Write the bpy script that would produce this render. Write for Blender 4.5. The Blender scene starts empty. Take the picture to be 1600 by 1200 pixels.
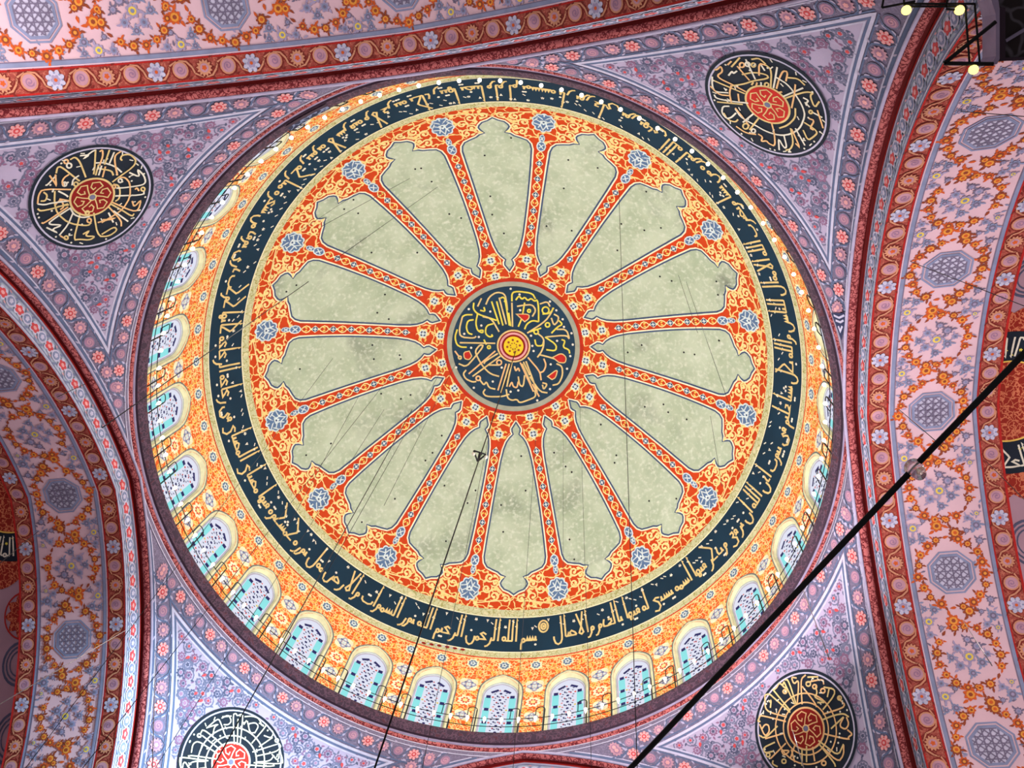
import bpy, bmesh, math, random
import numpy as np
from mathutils import Vector, Matrix
from mathutils.geometry import tessellate_polygon
random.seed(7)
PI = math.pi
SC = bpy.context.scene
COL = SC.collection
S = 11.75            # radius of the lip that crowns the four arches, metres
H = 32.41            # height of that lip above the prayer-hall floor
CAM = np.array([0.44995, -0.86132, -2.62245]) * S      # camera relative to the ring centre
ROT = np.array([[0.9870230834923515, 0.13293565776965854, 0.09007521049988726],
                [-0.10377197204394545, 0.9561241183078041, -0.2739672392973929],
                [-0.12254309638393093, 0.2610647070813528, 0.957511570815291]])  # rows right, down, forward
FPX = 1500.0

# ------------------------------------------------------------------ materials
def lin(c):
    return tuple(((v / 255) / 12.92 if v / 255 <= .04045 else ((v / 255 + .055) / 1.055) ** 2.4) for v in c)
MATS = {}
def nt(name):
    m = bpy.data.materials.new(name); m.use_nodes = True
    t = m.node_tree; b = t.nodes['Principled BSDF']
    b.inputs['Roughness'].default_value = .75
    b.inputs['Specular IOR Level'].default_value = .25
    MATS[name] = m
    return m, t, b
def noise_mix(t, c1, c2, scale, lo=.4, hi=.6, detail=4, distort=0):
    tc = t.nodes.new('ShaderNodeTexCoord'); n = t.nodes.new('ShaderNodeTexNoise')
    n.inputs['Scale'].default_value = scale; n.inputs['Detail'].default_value = detail
    n.inputs['Distortion'].default_value = distort
    t.links.new(tc.outputs['Object'], n.inputs['Vector'])
    r = t.nodes.new('ShaderNodeMapRange'); r.inputs[1].default_value = lo; r.inputs[2].default_value = hi
    t.links.new(n.outputs['Fac'], r.inputs['Value'])
    x = t.nodes.new('ShaderNodeMix'); x.data_type = 'RGBA'
    t.links.new(r.outputs['Result'], x.inputs['Factor'])
    for k, c in ((6, c1), (7, c2)):
        if isinstance(c, tuple): x.inputs[k].default_value = (*c, 1)
        else: t.links.new(c, x.inputs[k])
    return x.outputs[2]
def paint(name, rgb, var=.12, scale=3.0, rough=.75):
    m, t, b = nt(name)
    c = lin(rgb)
    o = noise_mix(t, tuple(v * (1 - var) for v in c), tuple(min(1, v * (1 + var)) for v in c), scale, .3, .7)
    t.links.new(o, b.inputs['Base Color']); b.inputs['Roughness'].default_value = rough
    return m
def arabesque(name, ground, tendril, scale=3.0, thr=(.05, .09), warp=.5, third=None, tscale=2.0):
    """cells of one pigment parted by winding tendrils of another"""
    m, t, b = nt(name)
    tc = t.nodes.new('ShaderNodeTexCoord'); n = t.nodes.new('ShaderNodeTexNoise')
    n.inputs['Scale'].default_value = scale * .8; n.inputs['Detail'].default_value = 2
    t.links.new(tc.outputs['Object'], n.inputs['Vector'])
    sub = t.nodes.new('ShaderNodeVectorMath'); sub.operation = 'SUBTRACT'; sub.inputs[1].default_value = (.5, .5, .5)
    t.links.new(n.outputs['Color'], sub.inputs[0])
    sc = t.nodes.new('ShaderNodeVectorMath'); sc.operation = 'SCALE'; sc.inputs['Scale'].default_value = warp
    t.links.new(sub.outputs[0], sc.inputs[0])
    ad = t.nodes.new('ShaderNodeVectorMath'); ad.operation = 'ADD'
    t.links.new(tc.outputs['Object'], ad.inputs[0]); t.links.new(sc.outputs[0], ad.inputs[1])
    v = t.nodes.new('ShaderNodeTexVoronoi'); v.feature = 'DISTANCE_TO_EDGE'; v.inputs['Scale'].default_value = scale
    t.links.new(ad.outputs[0], v.inputs['Vector'])
    r = t.nodes.new('ShaderNodeMapRange'); r.inputs[1].default_value = thr[0]; r.inputs[2].default_value = thr[1]
    t.links.new(v.outputs['Distance'], r.inputs['Value'])
    g = lin(ground)
    if third:
        v2 = t.nodes.new('ShaderNodeTexVoronoi'); v2.inputs['Scale'].default_value = tscale
        t.links.new(ad.outputs[0], v2.inputs['Vector'])
        r2 = t.nodes.new('ShaderNodeMapRange'); r2.inputs[1].default_value = .28; r2.inputs[2].default_value = .36
        t.links.new(v2.outputs['Distance'], r2.inputs['Value'])
        x2 = t.nodes.new('ShaderNodeMix'); x2.data_type = 'RGBA'
        x2.inputs[6].default_value = (*lin(third), 1); x2.inputs[7].default_value = (*g, 1)
        t.links.new(r2.outputs['Result'], x2.inputs['Factor']); gs = x2.outputs[2]
    x = t.nodes.new('ShaderNodeMix'); x.data_type = 'RGBA'
    t.links.new(r.outputs['Result'], x.inputs['Factor'])
    x.inputs[6].default_value = (*lin(tendril), 1)
    if third: t.links.new(gs, x.inputs[7])
    else: x.inputs[7].default_value = (*g, 1)
    t.links.new(x.outputs[2], b.inputs['Base Color'])
    return m
def glow(name, rgb, strength):
    m, t, b = nt(name)
    b.inputs['Base Color'].default_value = (*[v * .15 for v in lin(rgb)], 1)
    b.inputs['Emission Color'].default_value = (*lin(rgb), 1)
    b.inputs['Emission Strength'].default_value = strength
    return m
def metal(name, rgb, rough=.5, met=.8):
    m = paint(name, rgb, .2, 8, rough); m.node_tree.nodes['Principled BSDF'].inputs['Metallic'].default_value = met
    return m

# dome
def plaster():
    m, t, b = nt('dome_plaster')
    a = lin((196, 207, 180)); c = lin((174, 188, 158)); d = lin((124, 132, 116))
    o = noise_mix(t, a, c, .9, .35, .65, 8)
    o = noise_mix(t, o, d, .33, .56, .78, 6, .6)
    sm = noise_mix(t, o, lin((212, 218, 198)), 6, .5, .72, 8)
    t.links.new(sm, b.inputs['Base Color']); b.inputs['Roughness'].default_value = .85
plaster()
paint('rib_red', (206, 62, 20)); paint('cream', (250, 222, 150)); paint('cream_pale', (244, 236, 200))
paint('outline_blue', (66, 84, 118)); paint('flower_blue', (92, 120, 158)); paint('flower_white', (214, 226, 226))
paint('navy_dot', (46, 58, 92)); paint('vine_yellow', (240, 196, 92))
arabesque('red_arabesque', (206, 66, 18), (250, 216, 138), 2.3, (.045, .07), .6)
arabesque('drum_arabesque', (234, 100, 34), (240, 216, 148), 4.0, (.07, .105), .8)
arabesque('olive_scroll', (206, 204, 160), (168, 162, 96), 4.5, (.03, .06), .4, (222, 214, 172), 3)
paint('calligraphy_navy', (18, 48, 68), .18, .6); paint('medallion_navy', (30, 58, 80), .2, 1.2)
paint('letter_gold', (226, 198, 132)); paint('letter_white', (232, 226, 206)); paint('letter_yellow', (232, 216, 84))
paint('rim_grey', (164, 166, 146)); paint('ring_red', (190, 46, 20)); paint('rosette_gold', (240, 206, 40))
paint('line_red', (214, 70, 40))
# cornice, pendentives
arabesque('fascia_purple', (60, 42, 57), (90, 63, 79), 4.2, (.04, .12), .8, (82, 42, 53), 3.4)
paint('moulding_lilac', (150, 136, 164)); paint('groove_dark', (62, 44, 58))
arabesque('torus_red', (186, 100, 98), (104, 26, 32), 6, (.07, .13), .5)
arabesque('slate_lilac', (112, 102, 126), (138, 126, 150), 5.5, (.02, .07), .7); paint('field_lilac', (178, 164, 190), .08, 1.2)
paint('patch_navy', (44, 50, 84)); arabesque('patch_scroll', (36, 40, 66), (120, 128, 160), 3.2, (.05, .09), .6); paint('line_pale', (196, 190, 212)); paint('line_slate', (92, 104, 136)); paint('roundel_pink', (192, 142, 156))
paint('roundel_mauve', (160, 120, 146)); paint('petal_pink', (226, 160, 160)); paint('petal_red', (204, 74, 78))
paint('slate', (112, 112, 138)); paint('slate_dark', (84, 86, 112)); paint('mauve', (138, 100, 130)); paint('curl_pale', (176, 166, 192))
paint('disc_navy', (22, 32, 46), .2, 2); paint('disc_red', (138, 16, 12)); paint('disc_scarlet', (196, 40, 30)); paint('letter_peach', (240, 190, 130))
# arches
arabesque('band_red', (158, 70, 60), (196, 112, 90), 5.5, (.02, .06), .7); paint('band_dark', (126, 40, 34)); paint('band_tan', (204, 140, 108))
paint('line_crimson', (176, 34, 30)); paint('face_lilac', (172, 180, 196)); paint('face_slate', (128, 136, 168))
paint('panel_pink', (224, 186, 196), .06, 1.0); paint('line_blue', (136, 142, 172)); paint('wreath_orange', (208, 92, 40))
paint('wreath_amber', (232, 152, 62)); paint('wreath_brown', (150, 70, 44)); paint('posy_lilac', (164, 150, 180)); paint('posy_blue', (136, 142, 174))
paint('posy_grey', (120, 110, 134)); paint('yolk', (238, 206, 90)); paint('groove_red', (112, 10, 12))
paint('semi_pink', (176, 140, 154), .1, .7)
arabesque('semi_lace', (150, 38, 24), (214, 120, 84), 5.2, (.05, .10), .5)
# fittings
paint('iron_black', (26, 24, 26), .2, 6, .6); paint('cable_grey', (58, 56, 56)); paint('cable_white', (214, 206, 206))
glow('bulb_glow', (255, 246, 226), 3.0); glow('bulb_yellow', (255, 236, 130), 1.9); metal('socket_brass', (196, 150, 60))
glow('pane_white', (222, 226, 244), .74); glow('pane_cyan', (138, 222, 226), .78)
paint('glass_navy', (34, 34, 96)); paint('glass_red', (206, 70, 60)); glow('glass_yellow', (246, 220, 90), .6)
paint('reveal_cream', (226, 222, 180)); paint('reveal_white', (196, 204, 206)); paint('outline_grey', (104, 116, 120))
paint('wood_lilac', (166, 146, 176)); arabesque('wood_carved', (44, 34, 36), (92, 84, 92), 2.2, (.02, .07), .6)
def glass():
    m, t, b = nt('clear_glass'); b.inputs['Transmission Weight'].default_value = 1; b.inputs['Roughness'].default_value = .04
    b.inputs['Base Color'].default_value = (.95, .93, .95, 1)
glass()

# ------------------------------------------------------------------ object helpers
def tag(o, label=None, cat=None, group=None, kind=None):
    for k, v in (('label', label), ('category', cat), ('group', group), ('kind', kind)):
        if v: o[k] = v
    return o
def link(o, parent=None):
    COL.objects.link(o)
    if parent is not None: o.parent = parent
    return o
def empty(name, loc=(0, 0, 0), rz=0, parent=None):
    o = bpy.data.objects.new(name, None); o.location = loc; o.rotation_euler = (0, 0, rz); o.empty_display_size = .3
    return link(o, parent)
def mesh_from(name, V, F, mi, mats, smooth=True):
    me = bpy.data.meshes.new(name)
    me.from_pydata([tuple(v) for v in V], [], F)
    for m in mats: me.materials.append(MATS[m])
    if len(F):
        me.polygons.foreach_set('material_index', np.asarray(mi, dtype=np.int32))
        me.polygons.foreach_set('use_smooth', np.full(len(F), smooth))
    me.update()
    return me
def obj(name, me, parent=None):
    return link(bpy.data.objects.new(name, me), parent)
def copy(o, parent=None, rz=None):
    c = o.copy(); c.parent = None; link(c, parent)
    if rz is not None: c.rotation_euler = (0, 0, rz)
    return c

class Paint:
    """flat shapes drawn in a surface's own metric coordinates and laid on that surface, layer over layer"""
    def __init__(self, fmap, step=.006, base=.010):
        self.f = fmap; self.step = step; self.base = base
        self.P = []; self.L = []; self.F = []; self.M = []; self.mats = []; self.n = 0
    def mi(self, m):
        if m not in self.mats: self.mats.append(m)
        return self.mats.index(m)
    def add(self, pts, faces, mat, layer):
        k = self.n; self.P.append(np.asarray(pts, float)); self.L.append(np.full(len(pts), layer, float))
        i = self.mi(mat)
        for f in faces: self.F.append(tuple(k + a for a in f)); self.M.append(i)
        self.n += len(pts)
    def star(self, pts, mat, layer, c=None):            # star-shaped outline, fanned about its centre
        p = np.asarray(pts, float); c = p.mean(0) if c is None else np.asarray(c, float)
        n = len(p)
        self.add(np.vstack([p, c]), [(i, (i + 1) % n, n) for i in range(n)], mat, layer)
    def disc(self, x, y, r, mat, layer, n=12, ry=None, rot=0):
        a = np.linspace(0, 2 * PI, n, endpoint=False); c, s = math.cos(rot), math.sin(rot)
        u = r * np.cos(a); v = (ry or r) * np.sin(a)
        self.star(np.stack([x + u * c - v * s, y + u * s + v * c], 1), mat, layer, (x, y))
    def petals(self, x, y, r, k, mat, layer, depth=.25, rot=0, ry=1.0, pointed=False):
        n = k * (4 if pointed else 6); a = np.arange(n) * 2 * PI / n
        if pointed: q = np.abs(((a * k / (2 * PI)) % 1) - .5) * 2; rr = r * (1 - depth + depth * q)
        else: rr = r * (1 - depth + depth * np.abs(np.sin(a * k / 2)))
        self.star(np.stack([x + rr * np.cos(a + rot), y + ry * rr * np.sin(a + rot)], 1), mat, layer, (x, y))
    def leaf(self, x, y, ang, l, w, mat, layer):
        t = np.array([(0, 0), (.3, .5), (.65, .38), (1, 0), (.65, -.38), (.3, -.5)]) * (l, w)
        c, s = math.cos(ang), math.sin(ang)
        self.star(np.stack([x + t[:, 0] * c - t[:, 1] * s, y + t[:, 0] * s + t[:, 1] * c], 1), mat, layer)
    def stroke(self, pts, w, mat, layer, closed=False, taper=False, maxseg=None):
        p = np.asarray(pts, float)
        if closed: p = np.vstack([p, p[:1]])
        if maxseg:
            q = [p[0]]
            for a, b in zip(p[:-1], p[1:]):
                k = max(1, int(math.ceil(np.hypot(*(b - a)) / maxseg)))
                q += [a + (b - a) * j / k for j in range(1, k + 1)]
            p = np.array(q)
        if len(p) < 2: return
        d = np.diff(p, axis=0); ln = np.hypot(d[:, 0], d[:, 1]); keep = np.concatenate([[True], ln > 1e-6]); p = p[keep]
        if len(p) < 2: return
        d = np.diff(p, axis=0); d /= np.hypot(d[:, 0], d[:, 1])[:, None]
        if closed: tn = np.vstack([d[-1] + d[0], d[:-1] + d[1:], d[-1] + d[0]])
        else: tn = np.vstack([d[0], d[:-1] + d[1:], d[-1]])
        nn = np.hypot(tn[:, 0], tn[:, 1]); tn = np.where(nn[:, None] > .3, tn / np.maximum(nn, 1e-9)[:, None], np.vstack([d, d[-1]]))
        dd = np.vstack([d, d[-1]]); cs = np.clip(np.abs((tn * dd).sum(1)), .45, 1)
        hw = np.full(len(p), w / 2) / cs
        if taper: hw *= np.concatenate([[.35], np.ones(len(p) - 2), [.35]]) if len(p) > 2 else 1
        no = np.stack([-tn[:, 1], tn[:, 0]], 1) * hw[:, None]
        n = len(p)
        self.add(np.vstack([p + no, p - no]), [(i, i + 1, n + i + 1, n + i) for i in range(n - 1)], mat, layer)
    def big(self, loops, mat, layer, cell=.5):            # any outline with holes, cut fine enough to follow the curve
        co = [Vector((a, b, 0)) for lp in loops for a, b in lp]
        tris = tessellate_polygon([[Vector((a, b, 0)) for a, b in lp] for lp in loops])
        bm = bmesh.new(); vs = [bm.verts.new(c) for c in co]
        for t in tris:
            try: bm.faces.new([vs[i] for i in t])
            except ValueError: pass
        xs = [c.x for c in co]; ys = [c.y for c in co]
        for ax, lo, hi in ((0, min(xs), max(xs)), (1, min(ys), max(ys))):
            k = lo + cell
            while k < hi:
                bmesh.ops.bisect_plane(bm, geom=bm.verts[:] + bm.edges[:] + bm.faces[:], dist=1e-5,
                                       plane_co=(k, 0, 0) if ax == 0 else (0, k, 0), plane_no=(1, 0, 0) if ax == 0 else (0, 1, 0))
                k += cell
        bm.verts.ensure_lookup_table(); bm.verts.index_update()
        self.add([(v.co.x, v.co.y) for v in bm.verts], [tuple(v.index for v in f.verts) for f in bm.faces], mat, layer)
        bm.free()
    def mesh(self, name, off=None):
        P = np.vstack(self.P); L = np.concatenate(self.L)
        h = np.where(L <= -90, 0, self.base + self.step * L) if off is None else off + self.step * L
        V = self.f(P[:, 0], P[:, 1], h)
        return mesh_from(name, V, self.F, self.M, self.mats, False)

def tube(V, F, pts, r, n=6, closed=False):
    p = np.asarray(pts, float); k0 = len(V); m = len(p)
    up = np.array([0, 0, 1.0])
    for i in range(m):
        if closed: t = p[(i + 1) % m] - p[i - 1]
        else: t = p[min(i + 1, m - 1)] - p[max(i - 1, 0)]
        t = t / np.linalg.norm(t); a = np.cross(t, up)
        if np.linalg.norm(a) < 1e-3: a = np.cross(t, [1, 0, 0])
        a /= np.linalg.norm(a); b = np.cross(t, a)
        for j in range(n):
            g = 2 * PI * j / n; V.append(tuple(p[i] + r * (math.cos(g) * a + math.sin(g) * b)))
    for i in range(m if closed else m - 1):
        for j in range(n):
            q = (i + 1) % m
            F.append((k0 + i * n + j, k0 + i * n + (j + 1) % n, k0 + q * n + (j + 1) % n, k0 + q * n + j))
    if not closed:
        F.append(tuple(k0 + j for j in range(n))[::-1]); F.append(tuple(k0 + (m - 1) * n + j for j in range(n)))
def tube_mesh(name, lines, r, mat, n=6, smooth=True):
    V, F = [], []
    for l in lines: tube(V, F, l, r, n)
    return mesh_from(name, V, F, [0] * len(F), [mat], smooth)
def lathe(V, F, prof, c=(0, 0, 0), n=12):
    k0 = len(V)
    for r, z in prof:
        for j in range(n): V.append((c[0] + r * math.cos(2 * PI * j / n), c[1] + r * math.sin(2 * PI * j / n), c[2] + z))
    for i in range(len(prof) - 1):
        for j in range(n): F.append((k0 + i * n + j, k0 + i * n + (j + 1) % n, k0 + (i + 1) * n + (j + 1) % n, k0 + (i + 1) * n + j))

# ------------------------------------------------------------------ surfaces
PR = np.array([(0, 1.115), (.12, 1.110), (.27, 1.086), (.45, 1.024), (.62, .934), (.76, .829), (.884, .709), (.939, .6185),
               (1.0106, .490), (1.039, .375), (1.05, .2), (1.052, 0.), (1.052, -.05)]) * S
def catmull(P, n=40):
    Q = np.vstack([[-P[1, 0], P[1, 1]], P, 2 * P[-1] - P[-2]]); out = []
    for i in range(1, len(Q) - 2):
        a, b, c, e = Q[i - 1:i + 3]
        for k in range(n):
            u = k / n
            out.append(.5 * (2 * b + (c - a) * u + (2 * a - 5 * b + 4 * c - e) * u * u + (3 * b - a - 3 * c + e) * u ** 3))
    out.append(P[-1]); return np.array(out)
PF = catmull(PR); PT = np.concatenate([[0], np.cumsum(np.hypot(*np.diff(PF, axis=0).T))])
def rz(t): return np.interp(t, PT, PF[:, 0]), np.interp(t, PT, PF[:, 1])
def revolve(rf, th, t, h, e=.02):
    r, z = rf(t); r1, z1 = rf(np.asarray(t) + e); r0, z0 = rf(np.asarray(t) - e)
    tr, tz = r1 - r0, z1 - z0; n = np.hypot(tr, tz); n = np.where(n < 1e-9, 1, n)
    R = r + h * tz / n; Z = z - h * tr / n
    return np.stack([R * np.cos(th), R * np.sin(th), Z + H], 1)
def f_dome(x, t, h):            # x metres across a meridian, t metres along it from the crown
    r = np.maximum(rz(t)[0], .05); return revolve(rz, x / r, t, h)
def f_polar(x, y, h):           # flat plan about the crown
    t = np.hypot(x, y); return revolve(rz, np.arctan2(y, x), np.maximum(t, .001), h)
# arches
A_, RHO, ZS, E_ = 12.0656, 14.605, -15.3787, 2.1115
def ya(z): return np.sqrt(np.maximum(RHO ** 2 - (z - ZS) ** 2, 0)) - E_
_zz = np.linspace(-.40, -15.0, 4000); _rr = np.sqrt(A_ ** 2 + np.maximum(ya(_zz), 0) ** 2)
_tt = np.concatenate([[0], np.cumsum(np.hypot(np.diff(_rr), np.diff(_zz)))]) + .05
def rzp(t): return np.interp(t, _tt, _rr), np.interp(t, _tt, _zz)
def edge_l(t):                  # half width of the pendentive at t, metres
    r, z = rzp(t); return r * (PI / 4 - np.arctan2(np.maximum(ya(z), 0), A_))
def f_pend(l, t, h):
    r = rzp(t)[0]; return revolve(rzp, PI / 4 + l / r, t, h)
def arch_pt(s, w, d):           # arc length s from the crown, depth w outward, d inward from the face curve
    rr = RHO - d; a = np.arcsin(E_ / rr) + np.abs(s) / RHO
    y = np.sign(s) * (rr * np.sin(a) - E_); z = ZS + rr * np.cos(a)
    return np.stack([A_ + w, y, z + H], 1)
DSOF = .9
def f_soffit(w, s, h): return arch_pt(np.asarray(s, float), np.asarray(w, float), DSOF + h)
def f_face(v, s, h):            # upright face of the arch, v 0 top .. .85 bottom
    v = np.asarray(v, float); return arch_pt(np.asarray(s, float), .20 + .10 * v - h, .06 + v)
WS, DSEM = 4.1, .45
def f_semi(x, y, h):
    x = np.asarray(x, float); y = np.asarray(y, float); rad = np.hypot(np.maximum(x, 0), y)
    z = ZS + np.sqrt(np.maximum((RHO - DSEM - h) ** 2 - (rad + E_) ** 2, 0))
    return np.stack([A_ + WS + x, y, z + H], 1)
def grid(name, f, us, vs, mats, seg=None, smooth=True):
    """surface f(u,v) on a grid; seg(u_mid)->material index per column"""
    U, Vv = np.meshgrid(us, vs, indexing='ij'); V = f(U.ravel(), Vv.ravel())
    n = len(vs); F = []; M = []
    for i in range(len(us) - 1):
        k = seg(.5 * (us[i] + us[i + 1])) if seg else 0
        for j in range(n - 1):
            F.append((i * n + j, i * n + j + 1, (i + 1) * n + j + 1, (i + 1) * n + j)); M.append(k)
    return mesh_from(name, V, F, M, mats, smooth)

# ------------------------------------------------------------------ rays through photograph points
def ray(px, py):
    return np.array([(px - 800) / FPX, (py - 600) / FPX, 1.0]) @ ROT
def on_dome(px, py):
    d = ray(px, py); zs = np.linspace(-.02 * S, 1.113 * S, 3000)
    X = CAM + d * ((zs - CAM[2]) / d[2])[:, None]; g = np.hypot(X[:, 0], X[:, 1]) - np.interp(-zs, -PF[:, 1], PF[:, 0])
    k = np.where((g[:-1] < 0) & (g[1:] >= 0))[0]; k = k[0] if len(k) else int(np.argmin(abs(g)))
    return X[k]
def on_pend(px, py):
    d = ray(px, py); zs = np.linspace(-13.5, -.45, 4000)
    X = CAM + d * ((zs - CAM[2]) / d[2])[:, None]; g = np.hypot(X[:, 0], X[:, 1]) - np.sqrt(A_ ** 2 + np.maximum(ya(zs), 0) ** 2)
    k = np.where((g[:-1] > 0) != (g[1:] > 0))[0]; k = k[-1] if len(k) else int(np.argmin(abs(g)))
    x, y, z = X[k]; th = math.atan2(y, x); q = math.floor(th / (PI / 2))
    return math.hypot(x, y) * (th - q * PI / 2 - PI / 4), float(np.interp(-z, -_zz, _tt))
def traced(txt, x0, y0, sc, place):
    """pen strokes read off the photograph, as points of the painted surface they lie on"""
    out = []
    for ln in txt.split(';'):
        n = [float(v) for v in ln.replace(',', ' ').split()]
        if len(n) == 3: n = [c for i in range(9) for c in (n[0] + n[2] * math.cos(i * PI / 4), n[1] + n[2] * math.sin(i * PI / 4))]
        q = [(n[i], n[i + 1]) for i in range(0, len(n), 2)]
        # round the corners a little, as a pen does
        if len(q) > 2:
            r = [q[0]]
            for a, b, c in zip(q, q[1:], q[2:]):
                r += [(b[0] + (a[0] - b[0]) * .28, b[1] + (a[1] - b[1]) * .28), (b[0] * .8 + (a[0] + c[0]) * .1, b[1] * .8 + (a[1] + c[1]) * .1), (b[0] + (c[0] - b[0]) * .28, b[1] + (c[1] - b[1]) * .28)]
            q = r + [q[-1]]
        out.append([place(x0 + a / sc, y0 + b / sc) for a, b in q])
    return out
def at_h(px, py, z):            # z metres above the floor
    d = ray(px, py); return CAM + d * ((z - H - CAM[2]) / d[2])

# ------------------------------------------------------------------ pen: Arabic letters as strokes (x runs leftward, baseline 0, alif 1)
def circ(cx, cy, r, n=10, a0=0, a1=2 * PI): return [(cx + r * math.cos(a0 + (a1 - a0) * i / n), cy + r * math.sin(a0 + (a1 - a0) * i / n)) for i in range(n + 1)]
def bowl(x): return [(x, .12), (x + .02, -.1), (x + .1, -.25), (x + .24, -.31), (x + .38, -.24), (x + .46, -.05), (x + .46, .08)]
NONJ = set('AdDrzw')
def glyph(c, joined, nxt):
    s = []; dots = 0
    if c == 'A': s = [[(.06, 0 if joined else -.03), (.05, .5), (.04, 1.0), (.0, .93)]]; s += [[(0, 0), (.06, 0)]] if joined else []; a = .2
    elif c == 'l':
        if nxt: s = [[(.06, 1.0), (.08, .5), (.08, .04), (.1, 0), (.22, 0)]]; s += [[(0, 0), (.1, 0)]] if joined else []; a = .22
        else: s = [[(.06, 1.0), (.06, .1)] + bowl(.06)[1:]]; a = .6
    elif c in 'btTnyY' and nxt:
        s = [[(0, 0), (.07, .01), (.08, .2), (.11, .02), (.2, 0)]]; a = .2
        dots = {'b': -1, 't': 2, 'T': 2, 'n': 1, 'y': -2, 'Y': 0}[c]
    elif c in 'bt': s = [[(0, .16), (.03, .02), (.2, -.05), (.5, -.04), (.62, .03), (.64, .17)]]; a = .72; dots = -1 if c == 'b' else 2
    elif c == 'n': s = [bowl(0)]; a = .54; dots = 1
    elif c in 'yY': s = [[(0, .05), (.12, .16), (.2, .08), (.1, -.04), (.06, -.16), (.2, -.3), (.45, -.28), (.6, -.1), (.58, .02)]]; a = .66; dots = -2 if c == 'y' else 0
    elif c in 'T': s = [circ(.1, .09, .09)]; a = .26; dots = 2
    elif c in 's$':
        w = [(0, 0), (.04, .17), (.08, .01), (.15, .01), (.19, .17), (.23, .01), (.3, .01), (.34, .17), (.37, .01)]
        s = [w + ([(.46, 0)] if nxt else bowl(.37)[1:])]; a = .46 if nxt else .9; dots = 3 if c == '$' else 0
    elif c in 'HjX':
        s = [[(.02, .24), (.2, .32), (.34, .25), (.16, .12), (.05, .01), (.4, 0)] if nxt else [(.0, .2), (.2, .26), (.34, .2), (.12, .02), (.08, -.2), (.25, -.36), (.48, -.3)]]; a = .4 if nxt else .55
        dots = {'H': 0, 'j': -1, 'X': 1}[c]
    elif c == 'm': s = [circ(.1, .02, .085, 8)]; s.append([(.18, 0), (.26, 0)] if nxt else [(.17, -.02), (.22, -.18), (.22, -.42)]); a = .26 if nxt else .32
    elif c in 'rz': s = [[(0, .12), (.04, 0), (.08, -.16), (.2, -.28), (.34, -.33)]]; a = .3; dots = 1 if c == 'z' else 0
    elif c in 'dD': s = [[(.08, .34), (.16, .14), (.15, .02), (-.02, .0)] if not joined else [(0, 0), (.16, .02), (.18, .14), (.1, .34)]]; a = .28; dots = 1 if c == 'D' else 0
    elif c == 'w': s = [circ(.09, .1, .08, 8, -.6, 5.4), [(.17, .08), (.17, -.08), (.3, -.26), (.42, -.28)]]; a = .32
    elif c in 'fq':
        s = [circ(.1, .14, .08, 8)]; s.append([(0, 0), (.1, .05), (.24, 0)] if nxt else ([(.18, .12), (.16, 0), (.35, -.05), (.6, -.03), (.66, .12)] if c == 'f' else [(.18, .12)] + bowl(.18)[1:])); a = .24 if nxt else .7; dots = 1 if c == 'f' else 2
    elif c == 'k': s = [[(0, 0), (.36, .0), (.3, .14), (.06, .46), (.12, .56), (.62, .98)]] if nxt else [[(.02, 1.0), (.06, .1), (.1, 0), (.5, -.02), (.6, .12)], [(.2, .3), (.34, .42), (.22, .5)]]; a = .4 if nxt else .68
    elif c == 'h':
        s = [circ(.13, .1, .1, 9), circ(.12, -.08, .07, 7), [(0, 0), (.26, 0)]] if nxt else [circ(.1, .09, .09, 9)]; a = .27 if nxt else .24
    elif c in 'Eg': s = [[(.22, .27), (.04, .26), (.03, .14), (.2, .06), (.02, 0), (.34, 0)]] if nxt else [[(.24, .26), (.06, .26), (.06, .12), (.2, .06), (.02, -.1), (.08, -.3), (.3, -.36), (.5, -.26)]]; a = .34 if nxt else .56; dots = 1 if c == 'g' else 0
    elif c in 'SV': s = [[(0, 0), (.08, .12), (.26, .22), (.38, .14), (.3, .02), (.0, 0), (.44, 0), (.46, .14), (.5, 0)]]; s[0] += [(.56, 0)] if nxt else bowl(.48)[2:]; a = .56 if nxt else 1.0; dots = 1 if c == 'V' else 0
    elif c == 'L': s = [[(.02, 1.0), (.2, .3), (.34, .04), (.22, -.04), (.1, .04), (.4, .95)]]; a = .5   # lam-alif
    elif c == '+': s = [[(0, 0), (.25, 0)]]; a = .25
    elif c == 'O': s = [circ(.36, .62, .27, 16), circ(.36, .62, .14, 10), circ(.36, .62, .03, 5)]; a = .1
    else: a = .16
    return s, a, dots
def layout(text):
    out = []; x = 0; joined = False; rnd = random.Random(3)
    for i, c in enumerate(text):
        if c == ' ': x += .13; joined = False; continue
        nx = i + 1 < len(text) and text[i + 1] != ' ' and c not in NONJ and c not in 'LTO'
        if c == 'T': nx = False
        st, a, dots = glyph(c, joined, nx)
        for q in st: out.append((0, [(x + u, v) for u, v in q]))
        if dots:
            yy = .36 if dots > 0 else -.2; k = abs(dots)
            for j in range(k): out.append((2, [(x + a * .45 + (j - (k - 1) / 2) * .11, yy + (.1 if k == 3 and j == 1 else 0))]))
        if rnd.random() < .8:
            yv = rnd.choice((.52, .6, .74, .86)); m = rnd.random()
            if m < .5: out.append((1, [(x, yv), (x + .14, yv + .09)]))
            elif m < .75: out.append((1, [(x, yv + .1), (x + .05, yv), (x + .1, yv + .1)]))
            else: out.append((1, [(x, yv), (x + .03, yv + .08), (x + .06, yv), (x + .1, yv + .08), (x + .13, yv)]))
        x += a; joined = nx
    return out, x
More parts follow.
